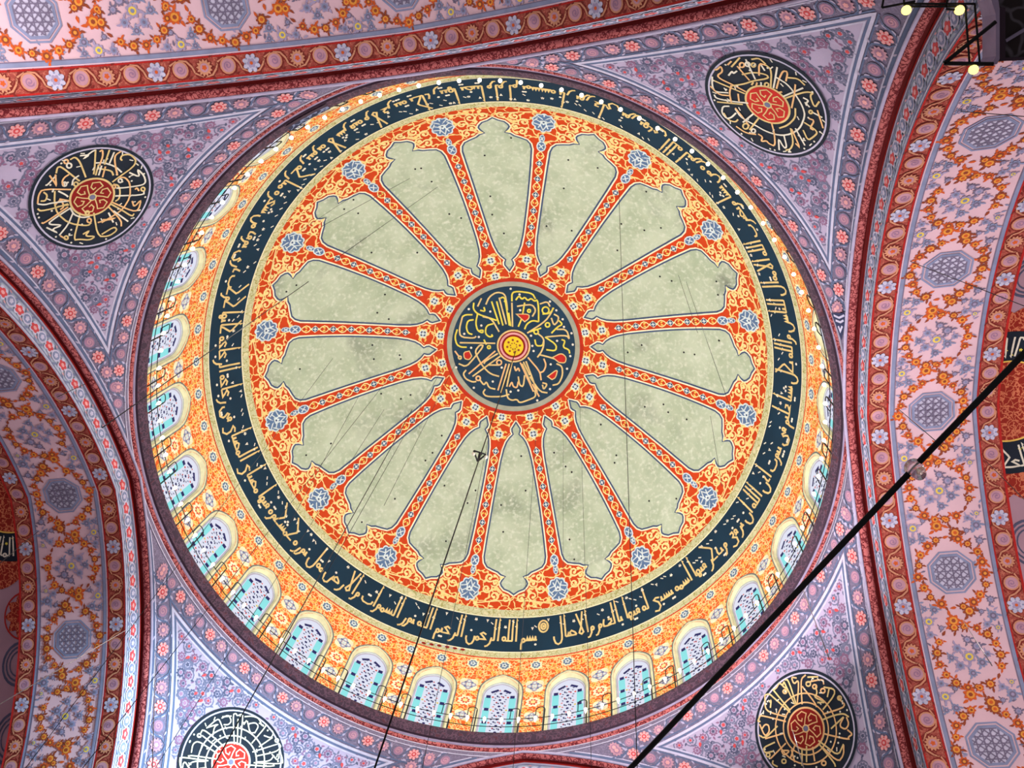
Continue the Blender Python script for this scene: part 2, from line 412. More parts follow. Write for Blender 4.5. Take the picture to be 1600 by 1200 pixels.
def write(p, text, place, wid, mat, mat2, layer, fit=None, thin=.6):
    """place(x, y) -> surface coords; strokes of width wid (metres)"""
    out, tot = layout(text); k = 1 if fit is None else fit / tot
    for kind, q in out:
        if kind == 2:
            x, y = place(q[0][0] * k, q[0][1]); p.disc(x, y, wid * .75, mat2, layer, 6)
        else:
            pts = [place(a * k, b) for a, b in q]
            p.stroke(pts, wid * (thin if kind == 1 else 1), mat2 if kind == 1 else mat, layer, maxseg=.3)
    return tot * k
VERSE = ('bsm Allh AlrHmn AlrHym Allh nwr AlsmwAt wALrV mTl nwrh km$kwT fyhA mSbAH AlmSbAH fy zjAjT AlzjAjT kAnhA kwkb dry ywqd mn $jrT mbArkT '
         'zytwnT L $rqyT wL grbyT ykAd zythA yVyA wlw lm tmssh nAr nwr ElY nwr yhdy Allh lnwrh mn y$A wyVrb Allh ALmTAl llnAs wAllh bkl $yA Elym '
         'fy bywt ADn Allh An trfE wyDkr fyhA Asmh ysbH lh fyhA bAlgdw wALSAl O')

# ================================================================== DOME
dome = tag(obj('ceiling', grid('dome_shell', lambda u, v: revolve(rz, v, u, np.zeros_like(u)), np.linspace(.0005, 14.80, 90), np.linspace(0, 2 * PI, 193), ['dome_plaster'])),
           'great pale green plaster dome with radiating red ribs above four arches', 'dome', None, 'structure')
# rib: sixteen copies of one painted strip with its flaring head
SECT = PI / 16
RX = [(.71, 3.62), (.60, 3.84), (.53, 4.0), (.56, 4.14), (.63, 4.26), (.50, 4.42), (.39, 4.66), (.32, 5.0), (.28, 5.56), (.275, 6.6), (.28, 7.69), (.31, 9.3), (.34, 10.2),
      (.42, 10.48), (.58, 10.68), (.86, 10.79), (1.12, 10.88), (1.28, 11.0), (1.46, 11.05), (1.36, 11.2), (1.31, 11.36), (1.38, 11.5), (1.55, 11.67), (1.8, 11.76), (2.04, 11.93)]
def bx(t): return float(rz(t)[0]) * SECT
rp = Paint(f_dome)
side = [(bx(3.26), 3.26)] + [(bx(3.45), 3.45)] + RX + [(bx(12.2), 12.2), (bx(12.45), 12.45), (bx(12.66), 12.66)]
side[2] = (bx(3.62), 3.62); side[-4] = (bx(11.93), 11.93)
def between(t0, t1):
    r = [q for q in side if t0 < q[1] < t1]
    def xi(t): return float(np.interp(t, [q[1] for q in RX], [q[0] for q in RX]))
    a = [(xi(t0), t0)] if t0 > 3.7 else [side[0]]
    b = [(xi(t1), t1)] if t1 < 11.5 else [side[-1]]
    r = a + [q for q in r if q != side[0] and q != side[-1]] + b
    return [(x, t) for x, t in r] + [(-x, t) for x, t in reversed(r)]
rp.big([between(3.26, 4.66)], 'red_arabesque', 0, .4)
rp.big([between(4.66, 10.3)], 'rib_red', 0, .4)
rp.big([between(10.3, 12.66)], 'red_arabesque', 0, .4)
def offset(pl, d):
    p = np.array(pl, float); t = np.gradient(p, axis=0); t /= np.hypot(t[:, 0], t[:, 1])[:, None]
    return p + np.stack([t[:, 1], -t[:, 0]], 1) * d
for sg in (1, -1):
    o = [(x, t) for x, t in [(bx(3.62), 3.62)] + RX[1:-1] + [(bx(11.93), 11.93)]]
    m = lambda q: [(sg * a, b) for a, b in q]
    rp.stroke(m(offset(o, .045)), .075, 'outline_blue', 1, maxseg=.4)
    rp.stroke(m(offset(o, -.02)), .065, 'cream_pale', 2, maxseg=.4)
    rp.stroke(m(offset(o, -.075)), .05, 'rib_red', 2, maxseg=.4)
# stem motif
def rosette(p, x, t, r, k=8):
    p.petals(x, t, r, k, 'flower_white', 4, .3); p.petals(x, t, r * .74, k // 2, 'navy_dot', 5, .55); p.petals(x, t, r * .42, 4, 'flower_white', 6, .3)
for t in (3.5, 4.33):
    rp.petals(0, t, .27, 6, 'cream', 3, .25); rosette(rp, 0, t, .2)
    for sg in (1, -1):
        for a in (.35, -.35): rp.leaf(sg * .22, t + a * .5, sg * 0 + (PI if sg < 0 else 0) + a, .2, .1, 'vine_yellow', 3)
for k in range(6):
    t = 5.16 + .86 * k
    rp.star([(.17, t), (.09, t + .10), (0, t + .23), (-.09, t + .10), (-.17, t), (-.09, t - .10), (0, t - .23), (.09, t - .10)], 'cream_pale', 4)
    rp.disc(0, t, .12, 'outline_blue', 5, 8, .14); rp.star([(.11, t), (.03, t + .03), (0, t + .13), (-.03, t + .03), (-.11, t), (-.03, t - .03), (0, t - .13), (.03, t - .03)], 'flower_white', 6)
    for sg in (1, -1):
        rp.stroke([(0, t + .2), (sg * .11, t + .29), (sg * .155, t + .42), (sg * .10, t + .55), (0, t + .66)], .05, 'cream', 3)
        rp.leaf(sg * .03, t + .36, PI / 2 - sg * .45, .17, .085, 'vine_yellow', 3)
for t, a, b in ((10.42, .15, .24), (10.86, .09, .18)):
    rp.disc(0, t, a * 1.35, 'flower_white', 4, 10, b * 1.25); rp.disc(0, t, a, 'flower_blue', 5, 8, b); rp.stroke([(-a * .6, t - b * .5), (a * .6, t + b * .5)], .05, 'flower_white', 6); rp.stroke([(a * .6, t - b * .5), (-a * .6, t + b * .5)], .05, 'flower_white', 6)
# palmette flower in the head
rp.petals(0, 11.8, .50, 10, 'flower_white', 4, .14, 0, 1.2); rp.petals(0, 11.8, .43, 10, 'flower_blue', 5, .12, 0, 1.22)
for q in ([(-.3, 12.2), (0, 11.95), (.3, 12.2)], [(-.34, 11.95), (0, 11.72), (.34, 11.95)], [(-.4, 11.7), (-.12, 11.62), (0, 11.35), (.12, 11.62), (.4, 11.7)], [(0, 12.3), (0, 12.0)], [(-.2, 11.45), (-.1, 11.7)], [(.2, 11.45), (.1, 11.7)], [(-.25, 12.05), (-.38, 11.85)], [(.25, 12.05), (.38, 11.85)]):
    rp.stroke(q, .055, 'flower_white', 6)
rp.petals(0, 11.8, .16, 6, 'flower_white', 6, .4); rp.disc(0, 11.8, .05, 'outline_blue', 7, 6)
def curl(p, x, t, r, a0, turns, dirn, w, mat, layer):
    pts = []
    for i in range(15):
        u = i / 14; rr = r * (1 - .75 * u); a = a0 + dirn * turns * 2 * PI * u; pts.append((x + rr * math.cos(a), t + rr * math.sin(a)))
    p.stroke(pts, w, mat, layer, taper=True); p.disc(pts[-1][0], pts[-1][1], w * 1.1, mat, layer, 6)
for sg in (1, -1):
    for (x, t, r, a0, d) in ((.82, 11.12, .24, .5, 1), (1.12, 11.35, .22, 2.6, -1), (.78, 11.66, .25, -.6, 1), (1.18, 11.98, .26, 2.2, -1), (1.72, 12.1, .22, 3.6, 1)):
        curl(rp, sg * x, t, r, a0 if sg > 0 else PI - a0, 1.1, d * sg, .07, 'cream', 3)
    rp.stroke([(sg * .35, 12.45), (sg * .9, 12.3), (sg * 1.45, 12.2), (sg * 1.95, 12.15)], .06, 'cream', 3, maxseg=.3)
    for x, t, a in ((.95, 10.98, .4), (1.3, 11.6, 1.2), (.55, 11.4, -.7), (1.0, 12.5, .2), (1.5, 11.85, .3), (.3, 12.4, .9), (1.25, 11.12, -.2)):
        rp.leaf(sg * x, t, a if sg > 0 else PI - a, .26, .12, 'cream', 3)
rib_me = rp.mesh('rib')
RIB0 = math.radians(-95.93)
rib = None
for k in range(16):
    if rib is None: rib = obj('rib', rib_me, dome); rib.rotation_euler.z = RIB0
    else: copy(rib, dome, RIB0 + k * PI / 8)
hk_ = Paint(f_polar, .004, .014); rnh = random.Random(4)
for k in range(16):
    for j in range(5):
        t = rnh.uniform(5.2, 11.2); a = RIB0 + (k + .5) * PI / 8 + rnh.uniform(-.11, .11)
        hk_.disc(t * math.cos(a), t * math.sin(a), .05, 'iron_black', 0, 6)
obj('hook', hk_.mesh('hook'), dome)['kind'] = 'stuff'
# ring bands and inscription
def ring_grid(name, t0, t1, mat, h, parent, n=193, nt_=6):
    return obj(name, grid(name, lambda u, v: revolve(rz, v, u, np.full_like(u, h)), np.linspace(t0, t1, nt_), np.linspace(0, 2 * PI, n), [mat]), parent)
sb = ring_grid('scroll_border', 12.66, 13.05, 'olive_scroll', .022, dome)
band = ring_grid('calligraphy_band', 13.03, 14.78, 'calligraphy_navy', .016, dome, nt_=12)
band['label'] = 'navy ring carrying gold Arabic lettering'
bp = Paint(lambda x, t, h: revolve(rz, x / 11.4, t, h), .006, .024)
TH0 = math.radians(89.6)
def place_band(x, y): return (11.4 * TH0 + x, 14.20 - y * 1.04)
write(bp, VERSE, place_band, .078, 'letter_gold', 'letter_white', 2, fit=2 * PI * 11.4 - .5)
for t, m in ((13.05, 'cream_pale'), (14.77, 'cream_pale')):
    bp.stroke([(11.4 * a, t) for a in np.linspace(0, 2 * PI, 240)], .05, m, 1)
obj('lettering', bp.mesh('lettering'), band)
# ---- central medallion
ob = Paint(f_polar, .004, .03)
for i in range(6):
    x, y, z = on_dome(662 + i * 12.2, 1005.5 + i * 2.0); a_ = math.atan2(y, x); tt_ = float(np.interp(-z, -PF[:, 1], PT)); c_, s_ = math.cos(a_), math.sin(a_)
    ob.disc(tt_ * c_, tt_ * s_, .13, 'disc_red', 1, 8, .06, a_ + PI / 2); ob.disc(tt_ * c_ - .19 * s_, tt_ * s_ + .19 * c_, .05, 'line_pale', 1, 6)
obj('older_border', ob.mesh('older_border'), dome)['label'] = 'short row of dark red dashes left of older paint'
med = empty('dome_medallion', (0, 0, H + 1.115 * S - .03))
tag(med, 'large navy calligraphy medallion with gold rosette at the crown of the dome', 'medallion')
def on(o, parent):  # keep world place under a parent that stands elsewhere
    o.parent = parent; o.matrix_parent_inverse = Matrix.Translation(-Vector(parent.location)) if parent.rotation_euler.z == 0 else (Matrix.Translation(Vector(parent.location)) @ Matrix.Rotation(parent.rotation_euler.z, 4, 'Z')).inverted()
    return o
def ann(name, r0, r1, mat, h): return obj(name, grid(name, lambda u, v: revolve(rz, v, u, np.full_like(u, h)), np.linspace(max(r0, .001), r1, 8), np.linspace(0, 2 * PI, 97), [mat]))
on(ann('red_ring', 3.13, 3.33, 'ring_red', .03), med); on(ann('grey_rim', 2.93, 3.16, 'rim_grey', .04), med); nd = on(ann('navy_disc', 0, 2.95, 'medallion_navy', .035), med)
mp = Paint(f_polar, .006, .05)
def radial(R0, kh, a0, sgn=1):
    return lambda x, y: ((R0 - y * kh) * math.cos(a0 + sgn * x / R0), (R0 - y * kh) * math.sin(a0 + sgn * x / R0))
MT = ('600 250 600 180 650 170 760 185 785 230;630 240 655 205 680 235 700 215 725 245 750 225 780 250 800 235 810 300 810 410;395 275 420 215 480 175 545 190 560 270 565 320;440 250 500 430;480 250 530 440;500 220 555 430;545 230 580 440;575 340 590 445;600 260 605 450;'
 '510 225 530 215 550 235 540 255;300 260 295 310 330 350 420 380 480 400;360 225 330 290;350 320 390 330 380 295;330 350 315 420 330 480 370 500 375 475 345 480;370 370 440 385 500 490;455 425 400 440 390 500 420 530 450 525 440 510;210 370 235 355 290 355;210 370 185 470 195 530 300 540 320 525;'
 '300 395 255 400 240 450 255 500 290 510;170 470 150 530 165 590 200 610 245 610;190 575 470 580;380 550 400 590;150 640 180 680;190 692 12;180 740 240 765 300 700 380 600 350 590 310 640 330 690 370 760 430 820 500 840;470 640 260 820;490 660 390 720 380 740;510 680 290 840;500 730 20;500 750 420 750;'
 '240 790 215 820 235 860 290 885 320 880;335 855 18;350 870 380 910 400 880 420 930 470 940;390 940 370 970 400 1000 520 1000 580 980;555 740 490 950;580 740 515 970;600 730 560 920;580 920 600 880 610 920 640 930 650 880;650 840 660 910 690 920 700 830;555 940 565 1010 600 1030 640 1020 660 1050 720 1030 790 1000 780 950;'
 '665 730 770 960;690 725 740 830;710 720 800 960;725 690 820 800 830 870;680 740 750 900;740 840 820 960 880 970;760 900 815 1000;840 905 850 945 880 900 840 890;950 740 995 760 1000 830 970 900 920 910;850 700 870 750 850 800 820 810;720 500 860 410 910 340 925 300;740 490 830 460;700 470 715 430 760 400 810 410;'
 '640 290 690 280 760 275 790 320 760 370;650 450 680 380 700 260;735 325 12;820 270 880 250 900 290;865 320 28;840 350 900 345 930 300;930 350 970 370 960 410 930 440 910 380;880 435 18;910 500 960 450 1000 430 970 400;870 530 1030 515 1055 550 1030 470 950 470;860 530 950 590 945 640 870 630;790 490 18;'
 '800 500 850 540 850 600 830 650 800 690;780 550 790 600 840 600 850 560;990 550 1020 560 1000 610 1050 630 1055 660;820 670 900 690 990 720;420 610 12;620 760 630 800 650 770 660 800')
pm_ = lambda x, y: tuple(on_dome(x, y)[:2])
med_up = lambda q: sum(b for a, b in q) / len(q) - .14 * sum(a for a, b in q) / len(q) < .35
for i, q in enumerate(traced(MT, 680, 420, 5.0, pm_)): mp.stroke(q, .074, (('letter_yellow', 'letter_yellow', 'letter_gold') if med_up(q) else ('letter_gold', 'letter_peach', 'letter_gold'))[i % 3], 1 + i % 2)
for x, y in ((590, 150), (900, 250), (950, 320), (1000, 390), (1070, 500), (360, 440), (225, 505), (340, 530), (280, 615), (750, 520), (760, 600), (770, 640), (905, 745), (660, 195), (665, 320), (520, 770), (1080, 590), (1060, 680), (1035, 780), (450, 880), (900, 940), (590, 960), (650, 950), (800, 1030), (300, 930), (160, 770), (260, 310), (430, 330), (1010, 450), (955, 560)):
    a = pm_(680 + x / 5, 420 + y / 5); mp.disc(a[0], a[1], .06, 'letter_white', 2, 6)
for q in traced('265 640 220 650 225 700 265 710 285 680;920 690 990 655 1030 690 1020 735 970 730;880 840 962 780 945 850 915 865;635 350 735 350 735 385 700 410', 680, 420, 5.0, pm_):
    mp.star(q, 'disc_scarlet', 2); mp.stroke(q, .05, 'letter_gold', 3, closed=True)
obj('lettering', mp.mesh('lettering'), nd)
mp = Paint(f_polar, .006, .06)
for r, m, l in ((.80, 'letter_gold', 0), (.72, 'disc_red', 1), (.66, 'petal_pink', 2), (.56, 'disc_red', 3), (.47, 'rosette_gold', 4)): mp.disc(0, 0, r, m, l, 32)
for i in range(8):
    a = i * PI / 4; mp.disc(.30 * math.cos(a), .30 * math.sin(a), .06, 'wreath_brown', 5, 6); mp.disc(.15 * math.cos(a + .39), .15 * math.sin(a + .39), .035, 'wreath_brown', 5, 6)
on(obj('rosette', mp.mesh('rosette')), med)['label'] = 'gold and red centre rosette'

# ================================================================== DRUM: 28 bays with windows
NW = 28; BAY = 2 * PI / NW; W0 = math.radians(96.13)
def arch_outline(W, ts, ta, tb, n=9):
    p = [(-W, tb)] + [(-W, tb - (tb - ts) * k / 5) for k in range(1, 5)]
    hh = ts - ta; c = max((hh * hh - W * W) / (2 * W), .02); f1 = math.acos(c / (W + c))
    for i in range(n + 1):
        u = f1 * i / n; p.append((-((W + c) * math.cos(u) - c) if i < n else 0, ts - (W + c) * math.sin(u)))
    return p + [(-x, t) for x, t in reversed(p[:-1])]
TB = 20.6
NICHE = arch_outline(.80, 17.20, 16.14, TB); GL = arch_outline(.69, 17.30, 16.50, TB)
dp = Paint(f_dome, .006, .004)
def hx(t): return float(rz(t)[0]) * BAY / 2
tl = list(np.linspace(14.76, TB, 14))
outer = [(-hx(t), t) for t in tl] + [(x, TB) for x in (-.80,)] 
outer += NICHE[1:-1] + [(.80, TB)] + [(hx(t), t) for t in reversed(tl)]
dp.big([outer], 'drum_arabesque', 0, .45)
def rowline(t, w, m, l): dp.stroke([(hx(t) * k / 4, t) for k in range(-4, 5)], w, m, l)
dp.big([[(-hx(14.74), 14.74), (hx(14.74), 14.74), (hx(15.08), 15.08), (-hx(15.08), 15.08)]], 'olive_scroll', 1, .45)
rowline(15.10, .06, 'line_red', 2); rowline(15.17, .04, 'cream', 2); rowline(14.76, .05, 'cream_pale', 2)
dp.stroke([(x * 1.14, t if t > 17 else t - .10) for x, t in NICHE], .055, 'outline_grey', 2)
dp.stroke([(x * 1.06, t if t > 17 else t - .045) for x, t in NICHE], .09, 'reveal_cream', 2)
def bud(x, t, r, lobes=8):
    dp.petals(x, t, r * 1.45, lobes, 'cream_pale', 3, .2); dp.petals(x, t, r, lobes, 'flower_blue', 4, .2); dp.petals(x, t, r * .66, 5, 'flower_white', 5, .35)
    dp.disc(x, t, r * .2, 'navy_dot', 6, 6)
bud(0, 15.5, .2)
for sg in (1, -1):
    x = sg * hx(15.5)
    # half flowers of the pier are drawn whole from one side only
    if sg > 0:
        bud(x, 15.5, .19)
        for t, R in ((16.82, .34), (18.8, .28)):
            xx = hx(t); dp.petals(xx, t, R * 1.35, 4, 'cream_pale', 3, .3)
            for i in range(4):
                a = i * PI / 2; dp.disc(xx + .6 * R * math.cos(a), t + .6 * R * math.sin(a), R * .36, 'posy_lilac', 4, 8); dp.disc(xx + .6 * R * math.cos(a), t + .6 * R * math.sin(a), R * .2, 'flower_white', 5, 7)
                a += PI / 4; dp.disc(xx + .55 * R * math.cos(a), t + .55 * R * math.sin(a), R * .2, 'flower_blue', 4, 6)
            dp.disc(xx, t, R * .25, 'flower_white', 5, 8)
        xx = hx(17.85); dp.petals(xx, 17.85, .32, 8, 'cream_pale', 3, .25); dp.petals(xx, 17.85, .2, 8, 'line_red', 4, .4); dp.disc(xx, 17.85, .11, 'cream', 5, 8)
    for (x, t, r, a0, d) in ((.62, 15.62, .2, .2, 1), (1.0, 16.0, .2, 2.4, -1), (.45, 15.95, .15, 1.0, 1), (1.08, 16.45, .16, .5, 1), (1.05, 17.3, .16, 1.4, -1), (1.08, 18.35, .16, .3, 1), (1.05, 19.3, .15, 2, -1)):
        curl(dp, sg * x, t, r, a0 if sg > 0 else PI - a0, 1.0, d * sg, .05, 'vine_yellow', 3)
drum_me = dp.mesh('drum_panel')
# window meshes
def loft(name, A, hA, B, hB, mats):
    n = len(A); a = np.array(A); b = np.array(B)
    V = np.vstack([f_dome(a[:, 0], a[:, 1], np.full(n, hA)), f_dome(b[:, 0], b[:, 1], np.full(n, hB))])
    F = [(i, i + 1, n + i + 1, n + i) for i in range(n - 1)]
    return mesh_from(name, V, F, [0] * len(F), mats, False)
MID = arch_outline(.745, 17.26, 16.38, TB)
rev_me = loft('reveal', NICHE, .004, MID, -.09, ['reveal_cream'])
fr_me = loft('frame', MID, -.09, GL, -.12, ['reveal_white'])
wp = Paint(f_dome, .004, -.12)
wp.big([GL], 'pane_white', 0, .45)
for sg in (1, -1):
    for t in np.arange(17.35, 20.3, .82): wp.big([[(sg * .37, t), (sg * .64, t), (sg * .64, t + .70), (sg * .37, t + .70)]], 'pane_cyan', 1, .4)
    wp.stroke([(sg * .11, 16.86), (sg * .40, 17.04)], .12, 'glass_navy', 2)
lat = Paint(f_dome, .004, -.108)
lat.stroke(GL, .045, 'curl_pale', 1); lat.stroke(MID, .022, 'outline_grey', 5)
for sg in (1, -1):
    for i, t in enumerate(np.arange(17.32, 20.4, .82)):
        lat.big([[(sg * .40, t - .09), (sg * .58, t - .09), (sg * .58, t + .09), (sg * .40, t + .09)]], 'glass_navy', 2, .4)
        lat.disc(sg * .31, t + .02, .05, ('glass_red', 'glass_yellow')[i % 2], 2, 6)
for i in range(9):
    t = 17.1 + .41 * i
    lat.disc(0, t, .065, 'glass_navy', 2, 6)
    for k in range(8):
        a = k * PI / 4 + .2; lat.disc(.24 * math.cos(a), t + .19 * math.sin(a), .05, ('glass_navy', 'glass_navy', 'glass_red', 'slate_dark')[(k + i) % 4], 2, 5, .03, a)
    for k in (-1, 1): lat.disc(k * .11, t + .2, .04, 'glass_navy', 2, 5)
pane_me = wp.mesh('glazing'); lat_me = lat.mesh('lattice')
drum0 = None
proto = None
for k in range(NW):
    a = W0 + k * BAY
    if drum0 is None: drum0 = obj('drum_panel', drum_me, dome); drum0.rotation_euler.z = a
    else: copy(drum0, dome, a)
    w = empty('window_%d' % (k + 1), (0, 0, 0), a)
    tag(w, 'arched stained-glass window in the orange drum below the dome', 'window', 'stained-glass windows around the drum', 'structure')
    if proto is None:
        proto = [obj('reveal', rev_me, w), obj('frame', fr_me, w), obj('glazing', pane_me, w)]; lat0 = obj('lattice', lat_me, proto[2])
    else:
        for q in proto: c = copy(q, w)
        copy(lat0, c)

# ================================================================== CORNICE
cor = empty('trim_1', (0, 0, H))
tag(cor, 'round purple cornice ringing the foot of the dome', 'cornice', None, 'structure')
def ring_prof(name, prof, mat, n=193, parent=None):
    P = np.array(prof) * S; th = np.linspace(0, 2 * PI, n); V = []; F = []
    for r, z in P:
        for a in th: V.append((r * math.cos(a), r * math.sin(a), z))
    for i in range(len(P) - 1):
        for j in range(n - 1): F.append((i * n + j, i * n + j + 1, (i + 1) * n + j + 1, (i + 1) * n + j))
    return obj(name, mesh_from(name, V, F, [0] * len(F), [mat], True), parent)
ring_prof('gallery_floor', [(1.056, .002), (1.0, .002), (1.0, -.003)], 'fascia_purple', parent=cor)
ring_prof('fascia', [(1.0, .002), (1.0002, -.006), (1.004, -.02), (1.012, -.034)], 'fascia_purple', parent=cor)
ring_prof('groove', [(1.012, -.034), (1.021, -.033), (1.021, -.037)], 'groove_dark', parent=cor)  # shadow of the gap under the fascia is put into this dark colour
ring_prof('moulding', [(1.021, -.037), (1.0175, -.0375), (1.0175, -.041), (1.022, -.0435)], 'moulding_lilac', parent=cor)
ring_prof('roll_moulding', [(1.0285 + .0092 * math.cos(a), -.051 + .0092 * math.sin(a)) for a in np.linspace(1.9, 5.4, 10)], 'torus_red', parent=cor)
ring_prof('lower_fillet', [(1.033, -.058), (1.0262, -.0592), (1.0265, -.064)], 'line_pale', parent=cor)

# ================================================================== PENDENTIVES
T0, T1 = .33, 14.6
def pend_base(u, v):
    L = edge_l(v) * u; return f_pend(L, v, np.zeros_like(v))
pend_me = grid('pendentive', pend_base, np.linspace(-1, 1, 49), np.concatenate([np.linspace(T0, 3, 16), np.linspace(3.2, T1, 44)]), ['slate_lilac'])
ts_ = np.linspace(.78, T1, 240); edge = np.stack([edge_l(ts_), ts_], 1)
def inset(d):
    t = np.gradient(edge, axis=0); t /= np.hypot(t[:, 0], t[:, 1])[:, None]
    return edge + np.stack([-t[:, 1], t[:, 0]], 1) * d
def tri(d, top):
    q = inset(d)
    q = q[(q[:, 1] > top) & (q[:, 0] > 0.005)]
    # crossing with the top line
    x0 = float(np.interp(top, inset(d)[:, 1], inset(d)[:, 0])); tip = q[-1, 1] + .04
    right = np.vstack([[x0, top], q[::3]])
    return right, tip
pp = Paint(f_pend, .007, .012)
TOP = 1.45
def tri_loop(d, top, n=14):
    r, tip = tri(d, top); l = r[::-1] * (-1, 1)
    topline = [(-r[0, 0] + 2 * r[0, 0] * k / n, top) for k in range(1, n)]
    return [tuple(a) for a in r] + [(0, tip)] + [tuple(a) for a in l] + topline
pp.big([tri_loop(1.06, TOP)], 'field_lilac', 0, .5)
pp.stroke(tri_loop(1.02, TOP - .05), .09, 'line_pale', 1, closed=True, maxseg=.4)
pp.stroke(tri_loop(1.10, TOP + .04), .07, 'line_slate', 1, closed=True, maxseg=.4)
pp.stroke(tri_loop(1.17, TOP + .12), .05, 'line_pale', 1, closed=True, maxseg=.4)
# border lines beside the mouldings
rt, _ = tri(.30, .60)
for sg in (1, -1):
    for d, w, m in ((.25, .10, 'line_slate'), (.33, .04, 'line_pale'), (.93, .05, 'line_slate')):
        q = inset(d); q = q[(q[:, 0] > .02) & (q[:, 1] > .7)][::3] * (sg, 1); pp.stroke(q, w, m, 1)
for t, w, m in ((.62, .04, 'line_pale'), (1.28, .05, 'line_slate')):
    x = float(np.interp(t, edge[:, 1], edge[:, 0])) - .35 if t > .8 else 9.2
    pp.stroke([(x * k / 16, t) for k in range(-16, 17)], w, m, 1)
def border_roundel(p, x, y, r, k, big=True):
    if k % 3 == 2:
        p.petals(x, y, r, 8, 'petal_pink', 3, .3); p.disc(x, y, r * .42, 'petal_red', 4, 8); p.disc(x, y, r * .2, 'petal_pink', 5, 6)
        for i in range(8): a = i * PI / 4; p.disc(x + r * .66 * math.cos(a), y + r * .66 * math.sin(a), r * .12, 'petal_red', 4, 5)
    elif k % 3 == 0:
        p.disc(x, y, r * .95, 'slate', 2, 12); p.disc(x, y, r * .8, 'roundel_mauve', 3, 12); curl(p, x, y, r * .62, k, 1.4, 1, .035, 'roundel_pink', 4)
    else:
        p.petals(x, y, r, 11, 'roundel_pink', 3, .28, 0, 1, True); p.disc(x, y, r * .55, 'roundel_mauve', 4, 10); p.petals(x, y, r * .35, 6, 'petal_pink', 5, .3)
def vine(p, a, b, r, mats, k):
    m = ((a[0] + b[0]) / 2, (a[1] + b[1]) / 2); d = (b[0] - a[0], b[1] - a[1]); L = math.hypot(*d); u = (d[0] / L, d[1] / L); n = (-u[1], u[0]); s = 1 if k % 2 else -1
    pt = lambda al, ac: (m[0] + u[0] * al + n[0] * ac * s, m[1] + u[1] * al + n[1] * ac * s)
    p.stroke([pt(-.5 * L, 1.25 * r), pt(-.2 * L, 1.0 * r), pt(0, .2 * r), pt(.08 * L, -.6 * r), pt(.4 * L, -1.2 * r)], .05, mats[0], 2, taper=True)
    p.leaf(*pt(-.1 * L, .9 * r), math.atan2(u[1], u[0]) - s * 1.0, .18, .08, mats[1], 2); p.leaf(*pt(.12 * L, -.8 * r), math.atan2(u[1], u[0]) + PI - s * 1.0, .18, .08, mats[1], 2)
    for sg in (1, -1): p.leaf(*pt(-.25 * L, sg * 1.3 * r), math.atan2(u[1], u[0]) + sg * .5, .16, .06, mats[1], 2)
def along(poly, pitch, start=.3):
    p = np.array(poly); d = np.concatenate([[0], np.cumsum(np.hypot(*np.diff(p, axis=0).T))]); out = []; s = start
    while s < d[-1]: out.append((float(np.interp(s, d, p[:, 0])), float(np.interp(s, d, p[:, 1])))); s += pitch
    return out
for sg in (1, -1):
    q = inset(.62); q = q[(q[:, 0] > .35) & (q[:, 1] > .95)][::2]
    c = along(q * (sg, 1), .585, .15)
    for k, (x, y) in enumerate(c): border_roundel(pp, x, y, .225, k + (1 if sg > 0 else 0))
    for k in range(len(c) - 1): vine(pp, c[k], c[k + 1], .24, ('line_slate', 'curl_pale'), k)
top = [(x, .93) for x in np.arange(-6.7, 6.71, .585)]
for k, (x, y) in enumerate(top): border_roundel(pp, x, y, .215, k)
for k in range(len(top) - 1): vine(pp, top[k], top[k + 1], .24, ('line_slate', 'curl_pale'), k)
# field of flowers around the roundel
RC, RR = 3.72, 1.82
inn = tri_loop(1.30, TOP + .22)
def inside(x, y, poly):
    c = False; n = len(poly)
    for i in range(n):
        a, b = poly[i], poly[i - 1]
        if (a[1] > y) != (b[1] > y) and x < (b[0] - a[0]) * (y - a[1]) / (b[1] - a[1]) + a[0]: c = not c
    return c
rnd = random.Random(11); pts = []
for _ in range(40000):
    x, y = rnd.uniform(0, 5.2), rnd.uniform(TOP, 8.9)
    if not inside(x, y, inn) or math.hypot(x, y - RC) < RR + .13: continue
    if any((x - a) ** 2 + (y - b) ** 2 < .31 ** 2 for a, b in pts) or x < .15: continue
    pts.append((x, y))
def field_flower(p, x, y, k, r):
    m = ('slate', 'mauve', 'slate', 'slate_dark', 'mauve')[k % 5]
    p.petals(x, y, r, (7, 9, 6)[k % 3], m, 2, .3, k, 1, k % 2 == 0); p.disc(x, y, r * .5, 'curl_pale', 3, 8); p.petals(x, y, r * .4, 5, ('petal_red', 'slate_dark', 'mauve', 'roundel_mauve')[k % 4], 4, .4)
for k, (x, y) in enumerate(pts):
    for sg in ((1, -1) if x > .02 else (1,)):
        field_flower(pp, sg * x, y, k, .14 + .05 * (k % 3) / 2)
        g = k * 2.4
        pp.stroke([(sg * (x + .2 * math.cos(g + u)), y + .2 * math.sin(g + u)) for u in np.linspace(0, 3.2, 7)], .04, 'slate', 1, taper=True)
        for j in range(4):
            a = g + j * 1.6; pp.leaf(sg * (x + .17 * math.cos(a)), y + .17 * math.sin(a), a + .7 if sg > 0 else PI - a - .7, .15, .075, ('slate_dark', 'slate', 'slate', 'mauve')[j], 1)
        if k % 4 == 0 and x > .5 and inside(x + .25, y + .2, inn): pp.leaf(sg * (x + .16), y + .08, 1.0 if sg > 0 else PI - 1, .2, .1, 'petal_red', 3)
pend_art = pp.mesh('painted_flowers')
PN = ['wall_front_right', 'wall_front_left', 'wall_back_left', 'wall_back_right']
PL = ['lilac pendentive at the lower right of the dome', 'lilac pendentive at the lower left of the dome, washed by daylight', 'lilac pendentive at the upper left of the dome', 'lilac pendentive at the upper right of the dome']
pend = []
art = None
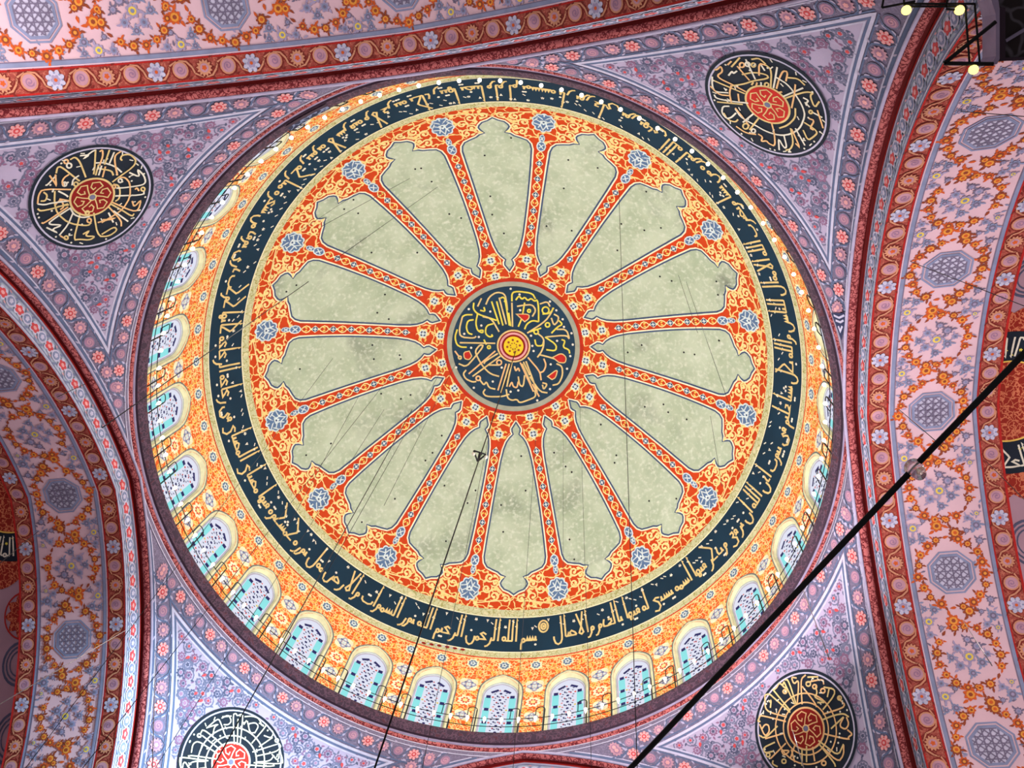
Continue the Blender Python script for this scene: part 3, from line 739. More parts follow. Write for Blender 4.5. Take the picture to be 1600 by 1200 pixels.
for k in range(4):
    o = obj(PN[k], pend_me); o.rotation_euler.z = k * PI / 2; tag(o, PL[k], 'pendentive', None, 'structure'); pend.append(o)
    if art is None: art = obj('painted_flowers', pend_art, o)
    else: copy(art, o)

# older dark blue painting left bare in two places beside the ring
def patch_pend(k, pxs, marks):
    p = Paint(f_pend, .006, .075); q = [on_pend(*a) for a in pxs]; p.big([q], 'patch_navy', 0, .4)
    for m in marks: p.stroke([on_pend(*a) for a in m], .07, 'line_pale', 1)
    o = obj('older_painting', p.mesh('older_painting'), pend[k]); o['label'] = 'dark blue older painting at the tip'
patch_pend(3, [(1302, 487), (1325, 487), (1321, 512), (1318, 531), (1312, 515)], [[(1306, 491), (1314, 495), (1322, 491)], [(1309, 499), (1316, 502), (1321, 499)], [(1313, 508), (1316, 516), (1319, 508)]])
pa = [math.atan2(*(at_h(x, y, H)[1::-1])) for x, y in ((452, 197), (513, 160))]
pa = sorted(a if a > 0 else a + 2 * PI for a in pa)
PV = lambda a, z, r: (r * S * math.cos(a), r * S * math.sin(a), z * S)
an = np.linspace(pa[0], pa[1], 14); V = [PV(a, z, r - .003) for r, z in ((.9995, -.003), (1.002, -.014), (1.006, -.024), (1.011, -.034)) for a in an]
F = [(i * 14 + j, i * 14 + j + 1, (i + 1) * 14 + j + 1, (i + 1) * 14 + j) for i in range(3) for j in range(13)]
o = obj('older_painting', mesh_from('older_painting', V, F, [1 if i // 13 < 2 else 0 for i in range(len(F))], ['groove_dark', 'patch_scroll'], True), cor); o['label'] = 'dark blue older painting on the cornice'

# ---- pendentive roundels
TRACES = [
 ('640 175 590 220 590 330 600 500;660 200 780 195;640 260 830 220 840 280;670 275 26;740 305 24;750 300 770 380 730 420 870 480 770 480;600 300 740 480 760 530;840 310 960 330 960 400 830 560;830 350 26;900 330 880 420;1070 500 1010 440 1010 410;1015 430 22;1070 500 1050 540 830 610;1120 640 1060 600 960 620 830 670;'
  '1090 640 1120 720 1080 780 1010 740 1060 640;1060 640 920 770;1100 780 1160 830 1110 860 1120 890 900 840 830 820;1060 940 1000 1070 860 960 780 900;1060 950 1060 1060 1000 1140 820 970;970 1190 960 1150 790 940;840 1150 26;650 960 650 1140;715 960 740 1130;600 990 600 1180;540 210 480 200 510 280 560 230 560 340 545 500;'
  '410 230 450 230 540 510;400 250 380 300 440 330;400 250 520 500;270 340 310 330 350 260 380 290;280 340 470 570;410 360 22;190 400 240 385 290 430 470 590;190 400 190 540 240 590 430 640;240 480 260 450 250 540;130 640 140 620 420 690;130 640 110 690 140 690;130 720 190 860 240 800 230 730 190 720 150 780;330 740 190 880 120 840;190 880 400 820;'
  '300 920 170 980 190 1040 280 1020;250 1100 420 930;225 1060 22;370 1010 470 1010 400 1070 370 1010;280 1120 270 1160 330 1190;480 1000 520 1140;400 1130 24;520 950 470 1100', 1170, 1030, 7.06),
 ('760 660 740 240 780 220 800 260 860 230 880 260 840 650;800 660 810 300;580 290 680 240 720 330 680 380 610 380;590 270 720 260;370 430 520 300 560 320 640 560 680 570;380 420 540 370 480 410 460 530;270 530 26;290 500 320 440 480 560 620 690;310 530 580 740;160 770 180 650 240 610 310 640 520 780;310 660 290 740;'
  '130 850 120 800 520 860;110 970 170 890 350 890;900 270 1000 260 1100 290 1140 390;940 330 980 500 1040 490;890 380 930 320;950 370 1050 350 1100 400 1040 500;1190 370 1210 390 1000 640;1240 430 1310 490 1270 570 1170 530;1290 560 1100 690;1350 600 26;1380 640 1410 690 1340 760 1050 820;1360 650 1010 760;1390 740 1430 860 1430 930 1030 910;1280 790 1370 890 1390 740', 280, 1090, 8.889),
 ('700 140 690 330 680 390;700 140 650 165 570 235 640 190 540 200;740 160 770 140 775 200 740 300;840 140 790 290;890 165 840 280;960 155 900 190 890 250 920 400;970 250 950 230 970 195 1050 185 1110 240 1100 290 1050 340 920 430 870 470;1040 370 1150 420 1120 330 1190 400 1210 470 1170 500 1000 525 910 530;1100 545 1120 525 1140 560;1180 540 20;1190 560 1190 600 900 610;'
  '1070 660 1090 725 1165 640 1130 760 1060 760 860 670;1090 790 1070 820 960 750 850 690;1030 870 880 760;960 920 960 860 850 740 830 720;680 780 720 1020 830 1020 920 960 890 920 760 1000;880 880 830 780;770 850 860 850 900 830 720 880;570 1000 640 960 590 1020 700 1020 640 1060 540 1050 475 1060 530 850 545 770;330 1010 420 900 470 780;340 1015 400 1050;400 1035 20;'
  '200 930 320 990 250 950 370 905 210 900 280 840 450 730;150 880 170 890 420 720;110 740 140 765 260 740 420 690;110 690 180 700 250 680 430 660;110 690 120 600 160 540 450 545;170 570 210 600 190 660 140 660;300 400 210 500 190 500;230 400 290 480 300 510 290 390;300 380 310 320 350 310 510 440 540 460;430 300 26;400 260 22;440 240 490 210 540 260 600 420;'
  '385 490 22;380 510 355 470 380 420 430 390;500 490 22;460 500 470 440 530 400;290 700 350 640 380 720 340 750;285 560 280 680 310 790 430 890 620 915 655 880;700 275 780 270 900 310 965 370;940 420 1000 420 1050 480 1050 620 980 740 880 810 760 880;880 490 930 500 950 560 940 640 900 665;445 740 480 800 560 830 640 820;635 860 22;615 780 20;950 455 20;885 515 18;'
  '730 290 700 400;760 300 730 400;800 310 770 420;720 330 860 350 880 400;320 560 400 600 420 620;330 640 440 660;310 720 430 700', 40, 210, 6.486),
 ('440 290 560 265 700 290 720 330 560 355 460 390 330 410;330 400 310 480 330 580;800 320 930 400 1040 560 1080 640 1100 720 1050 850 960 910 850 930 700 890 560 810 430 740 370 650;1000 640 1000 740 920 820 830 850;150 240 180 240 220 200 240 260 180 300 220 340 350 400 480 470;130 310 130 410 160 470 300 480;140 350 300 420 470 490;110 410 200 500 320 510;150 500 170 540 320 570 520 590;'
  '180 575 450 600;400 490 410 570;310 620 240 620 230 690 280 750 330 740 380 690;250 690 290 760 370 790 400 760;380 830 480 900 590 915;560 880 22;480 830 30;370 640 460 750 520 830;450 790 560 700;520 870 620 740;610 910 660 940 640 990 700 980 720 1010 790 1040 780 900 750 790;830 1080 820 950 880 1060 910 1050 880 930;900 1080 950 1070 980 1000 950 850;1000 1010 1050 1060 960 860;1100 1030 1000 850;'
  '1080 870 1130 980 1190 940 1230 900 1200 860 1090 790;1290 850 1230 660;1280 740 1170 680;1160 680 18;1140 750 1200 770 1150 850 1190 870;1080 530 1140 560 1110 590 1150 630;1250 570 1200 640 1150 510 1190 480 1110 470 1000 500 890 540;1000 390 990 500 960 640;1080 430 870 520;1100 400 1030 330 920 320;900 360 920 260 870 250 830 330 800 440;810 210 790 330 770 430;690 190 750 240 740 440;'
  '620 300 620 170 690 190;680 250 640 190;540 130 620 115 690 180;440 190 26;500 180 24;560 190 22;390 200 520 350;480 130 580 340;330 210 420 110;290 190 330 150;300 300 340 250 350 280 390 250;560 370 540 400;600 370 590 410;640 370 640 410;700 395 22;860 470 820 480', 1095, 70, 6.667)]
RL = ['round navy calligraphy roundel with dark red centre on the pendentive below right of the dome',
      'navy calligraphy roundel with scarlet centre on the bluish pendentive, cut by the bottom edge',
      'round navy calligraphy roundel with dark red knotted centre on the pendentive left of the dome',
      'navy calligraphy roundel with bright red centre on the upper right pendentive']
RCOL = [('letter_peach', 'letter_gold'), ('letter_white', 'cream_pale'), ('letter_gold', 'letter_white', 'letter_peach'), ('letter_gold', 'letter_peach', 'letter_white')]
RRED = ['disc_red', 'disc_scarlet', 'disc_red', 'disc_scarlet']
for k in range(4):
    fm = lambda x, y, h: f_pend(np.asarray(x), RC + np.asarray(y), h)
    a = k * PI / 2; c = f_pend(np.array([0.]), np.array([RC]), np.array([.03]))[0]
    loc = Matrix.Rotation(a, 4, 'Z') @ Vector(c)
    root = empty('calligraphy_roundel', loc, a); tag(root, RL[k], 'roundel', 'calligraphy roundels on the pendentives')
    inv = (Matrix.Rotation(a, 4, 'Z') @ Matrix.Translation(Vector(c))).inverted() @ Matrix.Rotation(a, 4, 'Z')
    def put(nm, p, off):
        o = obj(nm, p.mesh(nm, off)); o.parent = root; o.matrix_parent_inverse = Matrix.Translation(-Vector(c)); return o
    p = Paint(fm, .006)
    circle = lambda r, n=64: [(r * math.cos(2 * PI * i / n), r * math.sin(2 * PI * i / n)) for i in range(n)]
    p.big([circle(RR)], 'disc_navy', 0, .4); p.stroke(circle(RR - .115), .05, 'line_pale', 1, closed=True)
    dk = put('disc', p, .05)
    p = Paint(fm, .006)
    rn = random.Random(k)
    tr, x0, y0, sc = TRACES[k]
    loc_ = lambda x, y: (lambda q: (q[0], q[1] - RC))(on_pend(x, y))
    cols = RCOL[k]
    for i, q in enumerate(traced(tr, x0, y0, sc, loc_)): p.stroke(q, .05 if k != 1 else .042, cols[i % len(cols)], 2 + i % 2)
    if k in (0, 1):
        for r in ((1.08, .80) if k == 0 else (1.14, .87)): p.stroke([(r * math.cos(u), r * math.sin(u)) for u in np.linspace(0, 2 * PI, 49)], .045, cols[0], 2)
    if k == 1:                                             # the half below the photograph's edge repeats the half in view
        for i, q in enumerate(traced(tr, x0, y0, sc, loc_)): p.stroke([(-a_, -b_) for a_, b_ in q], .042, cols[i % len(cols)], 2 + i % 2)
    for i in range(46):
        u = rn.uniform(0, 2 * PI); r = rn.choice((.95, 1.2, 1.35, 1.6, 1.6)); a_ = rn.uniform(0, 3)
        if i % 2: p.disc(r * math.cos(u), r * math.sin(u), .035, 'letter_white', 3, 5)
        else: p.stroke([(r * math.cos(u), r * math.sin(u)), (r * math.cos(u) + .12 * math.cos(a_), r * math.sin(u) + .12 * math.sin(a_))], .035, 'letter_white', 3)
    obj('lettering', p.mesh('lettering', .058), dk)
    p = Paint(fm, .006)
    p.disc(0, 0, .67, RCOL[k][0], 0, 40); p.disc(0, 0, .61, RRED[k], 1, 40)
    for i in range(6):
        u = i * PI / 3 + .2
        p.stroke([(r * math.cos(u + d), r * math.sin(u + d)) for r, d in ((.12, 0), (.3, -.3), (.46, -.42), (.54, -.1), (.5, .3), (.36, .42), (.26, .2), (.34, 0))], .035, RCOL[k][0], 2)
    p.disc(0, 0, .13, RCOL[k][0], 2, 12); p.disc(0, 0, .09, 'slate', 3, 10)
    put('centre_rosette', p, .064)['label'] = 'red knotted centre'

# ================================================================== ARCHES
SM = 17.0; ss = np.linspace(-SM, SM, 161)
prof = [(.0, -.06), (.22, -.02), (.22, .06), (.29, .90), (.90, .90), (1.08, .90), (3.36, .90), (3.48, .90), (4.15, .90), (4.15, .30)]
pm = ['groove_red', 'groove_red', 'face_lilac', 'band_red', 'panel_pink', 'panel_pink', 'panel_pink', 'band_red', 'line_crimson']
def arch_base(u, v):
    i = np.arange(len(prof)); w = np.interp(u, i, [q[0] for q in prof]); d = np.interp(u, i, [q[1] for q in prof])
    return arch_pt(v, w, d)
us = np.arange(len(prof)).astype(float); mats = list(dict.fromkeys(pm))
# split vertices at the corners: build each strip on its own, in one mesh
V, F, M = [], [], []
for i in range(len(prof) - 1):
    U, Vv = np.meshgrid([float(i), float(i + 1)], ss, indexing='ij'); P = arch_base(U.ravel(), Vv.ravel()); k0 = len(V); V += [tuple(a) for a in P]; n = len(ss)
    for j in range(n - 1): F.append((k0 + j, k0 + j + 1, k0 + n + j + 1, k0 + n + j)); M.append(mats.index(pm[i]))
arch_me = mesh_from('great_arch', V, F, M, mats, True)
V, F = [], []
tube(V, F, arch_pt(ss, np.full_like(ss, -.03), np.full_like(ss, .0)), .125, 10); n1 = len(F)
tube(V, F, arch_pt(ss, np.full_like(ss, -.19), np.full_like(ss, .02)), .05, 6)
roll_me = mesh_from('roll_moulding', V, F, [0] * n1 + [1] * (len(F) - n1), ['torus_red', 'curl_pale'], True)
ap = Paint(f_soffit, .006, .010)
def sline(w, wid, mat, l=1): ap.stroke([(w, s) for s in np.arange(-16.8, 16.81, .4)], wid, mat, l)
sline(.30, .05, 'line_crimson'); sline(.88, .05, 'line_crimson'); sline(.99, .16, 'line_blue'); sline(1.07, .03, 'posy_grey', 2); sline(.93, .03, 'panel_pink', 2)
sline(3.42, .12, 'line_blue'); sline(3.36, .03, 'posy_grey', 2); sline(3.50, .05, 'line_crimson'); sline(4.11, .07, 'line_crimson', 2)
def red_roundel(x, s, k, r=.25):
    if k % 4 == 1:
        ap.petals(x, s, r * 1.05, 8, 'line_pale', 3, .3); ap.petals(x, s, r * .55, 6, 'posy_lilac', 4, .3); ap.disc(x, s, r * .2, 'wreath_orange', 5, 6)
        for i in range(8): a = i * PI / 4; ap.disc(x + r * .72 * math.cos(a), s + r * .72 * math.sin(a), r * .12, 'posy_blue', 4, 5)
    elif k % 4 == 3:
        ap.petals(x, s, r * 1.1, 13, 'band_dark', 2, .25, 0, 1, True); ap.petals(x, s, r * .95, 13, 'band_tan', 3, .3, 0, 1, True); ap.disc(x, s, r * .5, 'roundel_pink', 4, 9); ap.petals(x, s, r * .3, 5, 'wreath_orange', 5, .4)
    else:
        ap.disc(x, s, r * 1.08, 'band_dark', 2, 14); ap.disc(x, s, r * .92, 'band_tan', 3, 14); ap.disc(x, s, r * .74, 'roundel_pink', 4, 12); curl(ap, x, s, r * .5, k, 1.3, 1, .035, 'roundel_mauve', 5)
for x, off in ((.60, 0), (3.80, .2)):
    c = [(x, off + .69 * k) for k in range(-24, 25)]
    for k, q in enumerate(c): red_roundel(q[0], q[1], k)
    for k in range(len(c) - 1):
        vine(ap, c[k], c[k + 1], .20, ('band_tan', 'band_dark'), k)
        a, b = c[k], c[k + 1]; s_ = 1 if k % 2 else -1; m_ = (a[1] + b[1]) / 2
        ap.stroke([(x - s_ * .30, m_ - .2), (x - s_ * .08, m_ - .06), (x + s_ * .08, m_ + .06), (x + s_ * .30, m_ + .2)], .10, 'band_dark', 1); 
PXC = 2.17
def oflower(x, s, r, k, mats=None):
    m = mats or (('wreath_orange', 'wreath_brown', 'wreath_amber'), ('wreath_orange', 'wreath_amber', 'wreath_brown'), ('wreath_brown', 'wreath_orange', 'wreath_amber'))[k % 3]
    ap.petals(x, s, r, 7 + k % 3, m[0], 3, .3, k, 1, k % 2 == 0); ap.disc(x, s, r * .58, m[2], 4, 8); ap.disc(x, s, r * .3, m[1], 5, 6)
    for j in range(3):
        a = k * 1.9 + j * 2.1; ap.leaf(x + r * .8 * math.cos(a), s + r * .8 * math.sin(a), a + .5, r * 1.0, r * .45, ('wreath_brown', 'wreath_orange')[j % 2] if not mats else mats[0], 2)
POSY = (('posy_lilac', 'posy_grey', 'posy_blue'), ('posy_blue', 'posy_lilac', 'posy_grey'), ('posy_grey', 'posy_blue', 'posy_lilac'), ('posy_lilac', 'posy_blue', 'yolk'))
def knot(x, s, R):
    oc = lambda r, o=PI / 8: [(x + r * math.cos(o + i * PI / 4), s + r * math.sin(o + i * PI / 4)) for i in range(8)]
    ap.stroke(oc(R), .05, 'posy_blue', 2, closed=True); ap.stroke(oc(R * .86), .05, 'posy_blue', 2, closed=True)
    ap.big([oc(R * .84)], 'line_pale', 1, .5)
    po = oc(R * .80)
    for i in range(8): ap.stroke([po[i], po[(i + 1) % 8]], .03, 'posy_blue', 3)
    for ang in (PI / 4, -PI / 4, 0, PI / 2):
        c_, s_ = math.cos(ang), math.sin(ang); stp = .155 if ang % (PI / 2) else .22
        for m in np.arange(-R, R, stp):
            pts = [(x + c_ * u - s_ * m, s + s_ * u + c_ * m) for u in np.linspace(-R, R, 29)]
            run = []
            for q in pts + [None]:
                if q and inside(q[0], q[1], po): run.append(q)
                else:
                    if len(run) > 1: ap.stroke([run[0], run[-1]], .034, 'posy_grey', 3)
                    run = []
PER = 5.25
rn = random.Random(5)
for n in range(-3, 4):
    c = n * PER
    if abs(c) < 16:
        knot(PXC, c, .70)
        for i in range(19):
            a = i * 2 * PI / 19 + .1
            if i in (5, 14): continue
            oflower(PXC + (.94 + .05 * (i % 2)) * math.cos(a), c + 1.10 * math.sin(a), (.17, .13, .15)[i % 3], i + n)
            b = a + .2; ap.leaf(PXC + .95 * math.cos(b), c + 1.1 * math.sin(b), b + 1.4, .2, .09, 'wreath_orange', 2)
    b = c + PER / 2
    if abs(b) < 16:
        for i in range(17):
            a = i * 2 * PI / 17
            if i in (2, 11): continue
            oflower(PXC + .88 * math.cos(a), b + .95 * math.sin(a), (.16, .13, .14)[i % 3], i + n + 1)
            g = a + .24; ap.leaf(PXC + .88 * math.cos(g), b + .95 * math.sin(g), g + 1.4, .2, .09, 'wreath_brown', 2)
        for (dx, ds, r, k) in ((0, 0, .2, 3), (-.3, .25, .16, 0), (.32, .2, .15, 1), (.28, -.3, .17, 2), (-.28, -.28, .15, 0), (0, .5, .13, 1), (.05, -.52, .13, 2), (-.5, 0, .12, 1), (.52, -.05, .12, 0)):
            oflower(PXC + dx, b + ds, r, k, POSY[k])
    for q, fl in ((c + 1.38, 1), (c - 1.38, -1)):
        if abs(q) > 16: continue
        oflower(PXC - .22, q + .12 * fl, .21, 0, ('wreath_orange', 'wreath_brown', 'wreath_amber')); oflower(PXC + .28, q - .14 * fl, .19, 1, ('wreath_brown', 'wreath_orange', 'wreath_amber')); oflower(PXC + .02, q + .34 * fl, .1, 2)
        for (dx, ds, r, k) in ((-.92, .1, .17, 3), (.92, .05, .17, 1), (-.95, .5, .13, 0), (.95, -.45, .13, 2), (.7, .3, .12, 0), (-.7, -.25, .13, 1), (.62, -.1, .09, 2), (-.6, .32, .09, 2), (-.98, -.3, .1, 1), (.98, .42, .1, 3)):
            oflower(PXC + dx, q + ds * fl, r, k, POSY[k])
for i in range(260):
    s = rn.uniform(-16.5, 16.5); x = rn.choice((rn.uniform(1.16, 1.45), rn.uniform(2.9, 3.28))); a = rn.uniform(0, 6.3)
    ap.leaf(x, s, a, .17, .06, rn.choice(('posy_grey', 'posy_blue', 'posy_lilac')), 1)
soff_art = ap.mesh('painted_soffit')
fp = Paint(f_face, .006, .008)
for v, w, m in ((.03, .05, 'line_crimson'), (.10, .05, 'line_pale'), (.80, .05, 'line_pale'), (.74, .03, 'face_slate'), (.16, .03, 'face_slate')): fp.stroke([(v, s) for s in np.arange(-16.8, 16.81, .4)], w, m, 1)
for k in range(-19, 20):
    s = k * .86
    fp.petals(.45, s, .21, 6, 'line_pale', 2, .3, 0, 1.35); fp.petals(.45, s, .15, 5, 'petal_red', 3, .3, 0, 1.4); fp.disc(.45, s, .06, 'petal_pink', 4, 6, .09)
    fp.disc(.45, s + .43, .19, 'line_pale', 2, 10, .22); fp.disc(.45, s + .43, .14, 'face_slate', 3, 10, .17); fp.petals(.45, s + .43, .09, 5, 'line_pale', 4, .3)
    for sg in (1, -1):
        for vv in (.24, .66): fp.leaf(vv, s + sg * .2, sg * 1.2, .2, .07, 'face_slate', 2); fp.leaf(vv, s + .43 + sg * .12, sg * 1.9, .14, .06, 'petal_pink' if sg > 0 else 'face_slate', 2)
face_art = fp.mesh('painted_face')
AN = ['wall_right', 'wall_front', 'wall_left', 'wall_back']
AL = ['great pointed arch right of the dome with pink flowered soffit', 'great pointed arch at the bottom of the picture, only its crown in view', 'great pointed arch left of the dome, its soffit in shade and its outer band pale blue', 'great pointed arch above the dome, its red roundel band running nearly straight']
arches = []
P0 = None
for k in range(4):
    o = obj(AN[k], arch_me); o.rotation_euler.z = k * PI / 2; tag(o, AL[k], 'arch', None, 'structure'); arches.append(o)
    if P0 is None: P0 = [obj('roll_moulding', roll_me, o), obj('painted_soffit', soff_art, o), obj('painted_face', face_art, o)]
    else:
        for q in P0: copy(q, o)

# ================================================================== HALF DOMES
rad = np.linspace(.0, 12.2, 40)
semi_me = grid('half_dome', lambda u, v: f_semi(u * np.cos(v), u * np.sin(v), np.zeros_like(u)), rad, np.linspace(-PI / 2, PI / 2, 49), ['semi_pink'])
# small dark rings and, on the left, a red pendant
def semi_paint(rings, pendants):
    sp = Paint(f_semi, .008, .014)
    for x, y in pendants:
        sp.petals(x, y, .72, 10, 'semi_lace', 1, .25, 0, 1.0, True); sp.stroke([(x + .72 * math.cos(u), y + .72 * math.sin(u)) for u in np.linspace(0, 2 * PI, 30)], .05, 'line_crimson', 2); sp.petals(x, y, .3, 6, 'line_crimson', 3, .3)
    for x, y in rings:
        for r, w in ((.60, .07), (.48, .05), (.36, .04)): sp.stroke([(x + r * math.cos(u), y + r * math.sin(u)) for u in np.linspace(0, 2 * PI, 22)], w, 'slate_dark', 2)
    return sp.mesh('painted_rings')
semi_art = (semi_paint([(.62, -3.95), (.60, 4.2), (1.25, 5.9), (2.2, 7.4)], []), semi_paint([(.25, -5.4), (.2, -7.3), (.3, 5.4)], [(.15, -4.0), (.15, 4.0)]))
vv = np.linspace(-PI / 2, PI / 2, 33)
ex_me = grid('exedra_wall', lambda u, v: np.stack([A_ + WS + 12.04 * np.cos(v), 12.04 * np.sin(v), u], 1), np.array([.0, H - 15.3]), vv, ['semi_pink'])
PRO = None; EX = None
semis = []
for nm, a, lb in (('ceiling_right', 0, 'pink half dome beyond the right arch'), ('ceiling_left', PI, 'shaded pink half dome beyond the left arch')):
    o = obj(nm, semi_me); o.rotation_euler.z = a; tag(o, lb, 'half dome', None, 'structure')
    if EX is None: EX = obj('exedra_wall', ex_me, o)
    else: copy(EX, o)
    obj('painted_rings', semi_art[0 if a == 0 else 1], o)
lace = Paint(f_semi, .008, .02); CX = .35
cl = lambda r, n=72, k=0, d=0: [(CX + r * (1 + d * abs(math.sin(k * i * PI / n))) * math.cos(2 * PI * i / n), r * (1 + d * abs(math.sin(k * i * PI / n))) * math.sin(2 * PI * i / n)) for i in range(n)]
def clipx(poly):
    out = []
    for i in range(len(poly)):
        a, b = poly[i - 1], poly[i]
        if (a[0] >= .02) != (b[0] >= .02): u = (.02 - a[0]) / (b[0] - a[0]); out.append((.02, a[1] + u * (b[1] - a[1])))
        if b[0] >= .02: out.append(b)
    return out
lace.big([clipx(cl(2.85, 96, 12, .12))], 'semi_lace', 0, .4)
disc = Paint(f_semi, .008, .035); disc.big([clipx(cl(2.25))], 'disc_navy', 0, .4)
ctr = Paint(f_semi, .008, .055); ctr.big([clipx(cl(1.27))], 'semi_lace', 0, .4)
ctr.stroke([q for q in cl(1.27) if q[0] > .02][-37:] + [q for q in cl(1.27) if q[0] > .02][:37] if False else [(CX + 1.27 * math.cos(u), 1.27 * math.sin(u)) for u in np.linspace(-1.8, 1.8, 40)], .05, 'vine_yellow', 1)
let = Paint(f_semi, .008, .045)
def pl(x, y): a = -1.85 + x / 2.05; r = 2.05 - y * .62; return (CX + r * math.cos(a), r * math.sin(a))
write(let, 'AllA AlmAlk AlrHmn Alkrym AlAlh AlEzyz AlHkym', pl, .055, 'letter_white', 'letter_yellow', 1, fit=3.7 * 2.05)
PRO = None
for a, lb in ((0, 'navy and yellow calligraphy roundel with red lace on the half dome beyond the right arch'), (PI, 'dim navy calligraphy roundel with red lace on the half dome beyond the left arch')):
    c = f_semi(np.array([CX]), np.array([0.]), np.array([.02]))[0]
    root = empty('half_dome_roundel', Matrix.Rotation(a, 4, 'Z') @ Vector(c), a); tag(root, lb, 'roundel', 'half dome roundels')
    if PRO is None:
        PRO = [obj(n_, p_.mesh(n_)) for n_, p_ in (('lace_border', lace), ('disc', disc), ('centre_rosette', ctr), ('lettering', let))]
        for q in PRO: q.parent = root; q.matrix_parent_inverse = Matrix.Translation(-Vector(c))
    else:
        for q in PRO:
            d = q.copy(); link(d, root); d.matrix_parent_inverse = Matrix.Translation(-Vector(c))

# ================================================================== GALLERY RAILING AND LAMPS
rail = empty('gallery_railing', (0, 0, H + .03)); tag(rail, 'thin black iron gallery railing with hooked posts around the foot of the dome', 'railing')
RG = 11.86
def ringline(r, z, n=193): return [(r * math.cos(a), r * math.sin(a), z) for a in np.linspace(0, 2 * PI, n)]
V, F = [], []
for z in (.50, .98): tube(V, F, ringline(RG, z), .016, 5)
obj('rails', mesh_from('rails', V, F, [0] * len(F), ['iron_black'], True), rail)
V, F = [], []
tube(V, F, [(RG, 0, -.02), (RG, 0, 1.5)], .026, 6)
tube(V, F, [(RG, 0, 1.5)] + [(RG - .02, .17 - .17 * math.cos(u), 1.5 + .13 * math.sin(u)) for u in np.linspace(.3, PI, 7)] + [(RG - .03, .34, .95)], .018, 5)
post_me = mesh_from('post', V, F, [0] * len(F), ['iron_black'], True)
p0 = None
for k in range(NW):
    for dx in (-.95, .72):
        a = W0 + k * BAY + dx / RG
        if p0 is None: p0 = obj('post', post_me, rail); p0.rotation_euler.z = a
        else: copy(p0, rail, a)
V, F = [], []
lathe(V, F, [(.004, -.20), (.03, -.11), (.06, .0), (.07, .06), (.05, .10), (.0, .11)], n=8); n1 = len(F)
lathe(V, F, [(.02, .10), (.025, .17), (.0, .18)], n=6); V = [(x * 1.0, y * 1.0, z * 1.1) for x, y, z in V]
lamp_me = mesh_from('glass_lamp', V, F, [0] * n1 + [1] * (len(F) - n1), ['bulb_glow', 'socket_brass'], True)
l0 = None
for k in range(112):
    a = W0 + (k + .5) * 2 * PI / 112; loc = (11.62 * math.cos(a), 11.62 * math.sin(a), H + .62)
    if l0 is None: l0 = obj('glass_lamp', lamp_me); l0.location = loc; tag(l0, 'small glowing pointed glass lamp in the ring around the dome gallery', 'lamp', 'lamps around the dome gallery')
    else: c = copy(l0); c.location = loc

# ================================================================== CABLES
def strand(px1, px2, r, mat, name, label, cat, group=None, z2=None):
    a = on_dome(*px1); d = ray(*px2)
    # lower end: the point on the second sight line nearest to plumb under the first
    t = ((a - CAM)[:2] @ d[:2]) / (d[:2] @ d[:2]); b = CAM + d * t
    if z2 is not None or b[2] > a[2] - 1 or b[2] < CAM[2] + 14.0: b = at_h(px2[0], px2[1], z2 or 17.0)
    A = a + [0, 0, H]; B = b + [0, 0, H]
    o = empty(name, A); me = tube_mesh(name, [[A - A, B - A]], r, mat, 6)
    bpy.data.objects.remove(o); o = obj(name, me); o.location = A
    tag(o, label, cat, group); return A, B
GRP = 'thin suspension cables'
LB = 'thin grey wire hanging down from the dome shell'
for a, b, r in (((967, 300), (997, 1240), .009), ((1072, 440), (1142, 640), .007), ((482, 440), (160, 668), .016), ((644, 640), (318, 1225), .017), ((640, 279), (502, 354), .008), ((684, 292), (520, 408), .008),
                ((560, 620), (430, 860), .008), ((700, 560), (505, 905), .009), ((716, 560), (600, 790), .008), ((840, 640), (800, 1225), .007), ((905, 600), (925, 1225), .006), ((1060, 430), (1090, 520), .008),
                ((620, 575), (120, 1212), .009), ((520, 560), (40, 1200), .008), ((600, 640), (235, 1212), .008), ((880, 640), (880, 900), .006), ((770, 650), (655, 1225), .008), ((1110, 650), (1128, 760), .008), ((560, 300), (470, 360), .006)):
    strand(a, b, r, 'cable_grey', 'suspension_cable', LB, 'cable', GRP)
A, B = strand((806, 548), (578, 1222), .020, 'iron_black', 'central_chain', 'dark chain hanging from the gold rosette at the crown of the dome', 'chain')
# iron hook bracket on the chain
d = B - A; t = (at_h(748, 708, 20) + [0, 0, H] - [0, 0, 0]); 
def chain_at(px, py):
    dr = ray(px, py); C0 = CAM + [0, 0, H]; w = A - C0; a_, b_, c_ = d @ d, d @ dr, dr @ dr; u = (b_ * (w @ dr) - c_ * (w @ d)) / (a_ * c_ - b_ * b_); return A + d * u
c = chain_at(747, 712)
hk = empty('chain_bracket', c); tag(hk, 'small triangular iron bracket on the central chain beside a rib', 'bracket')
k_ = np.linalg.norm(c - CAM - [0, 0, H]) / 1500
R3, D3 = ROT[0], ROT[1]
tp = [R3 * -10 * k_ + D3 * -9 * k_, R3 * 9 * k_ + D3 * -3 * k_, R3 * -4 * k_ + D3 * 8 * k_]
obj('frame', tube_mesh('frame', [[tp[0], tp[1]], [tp[1], tp[2]], [tp[2], tp[0]], [tp[2], (tp[0] + tp[1]) / 2]], .03, 'iron_black'), hk)
V, F = [], []; lathe(V, F, [(.0, -.1), (.06, -.05), (.07, .03), (.0, .09)], tuple(tp[1] + D3 * 4 * k_), 8); lathe(V, F, [(.0, -.1), (.06, -.05), (.07, .03), (.0, .09)], tuple(tp[0] + D3 * 5 * k_), 8)
obj('glass_cup', mesh_from('glass_cup', V, F, [0] * len(F), ['letter_white']), hk)
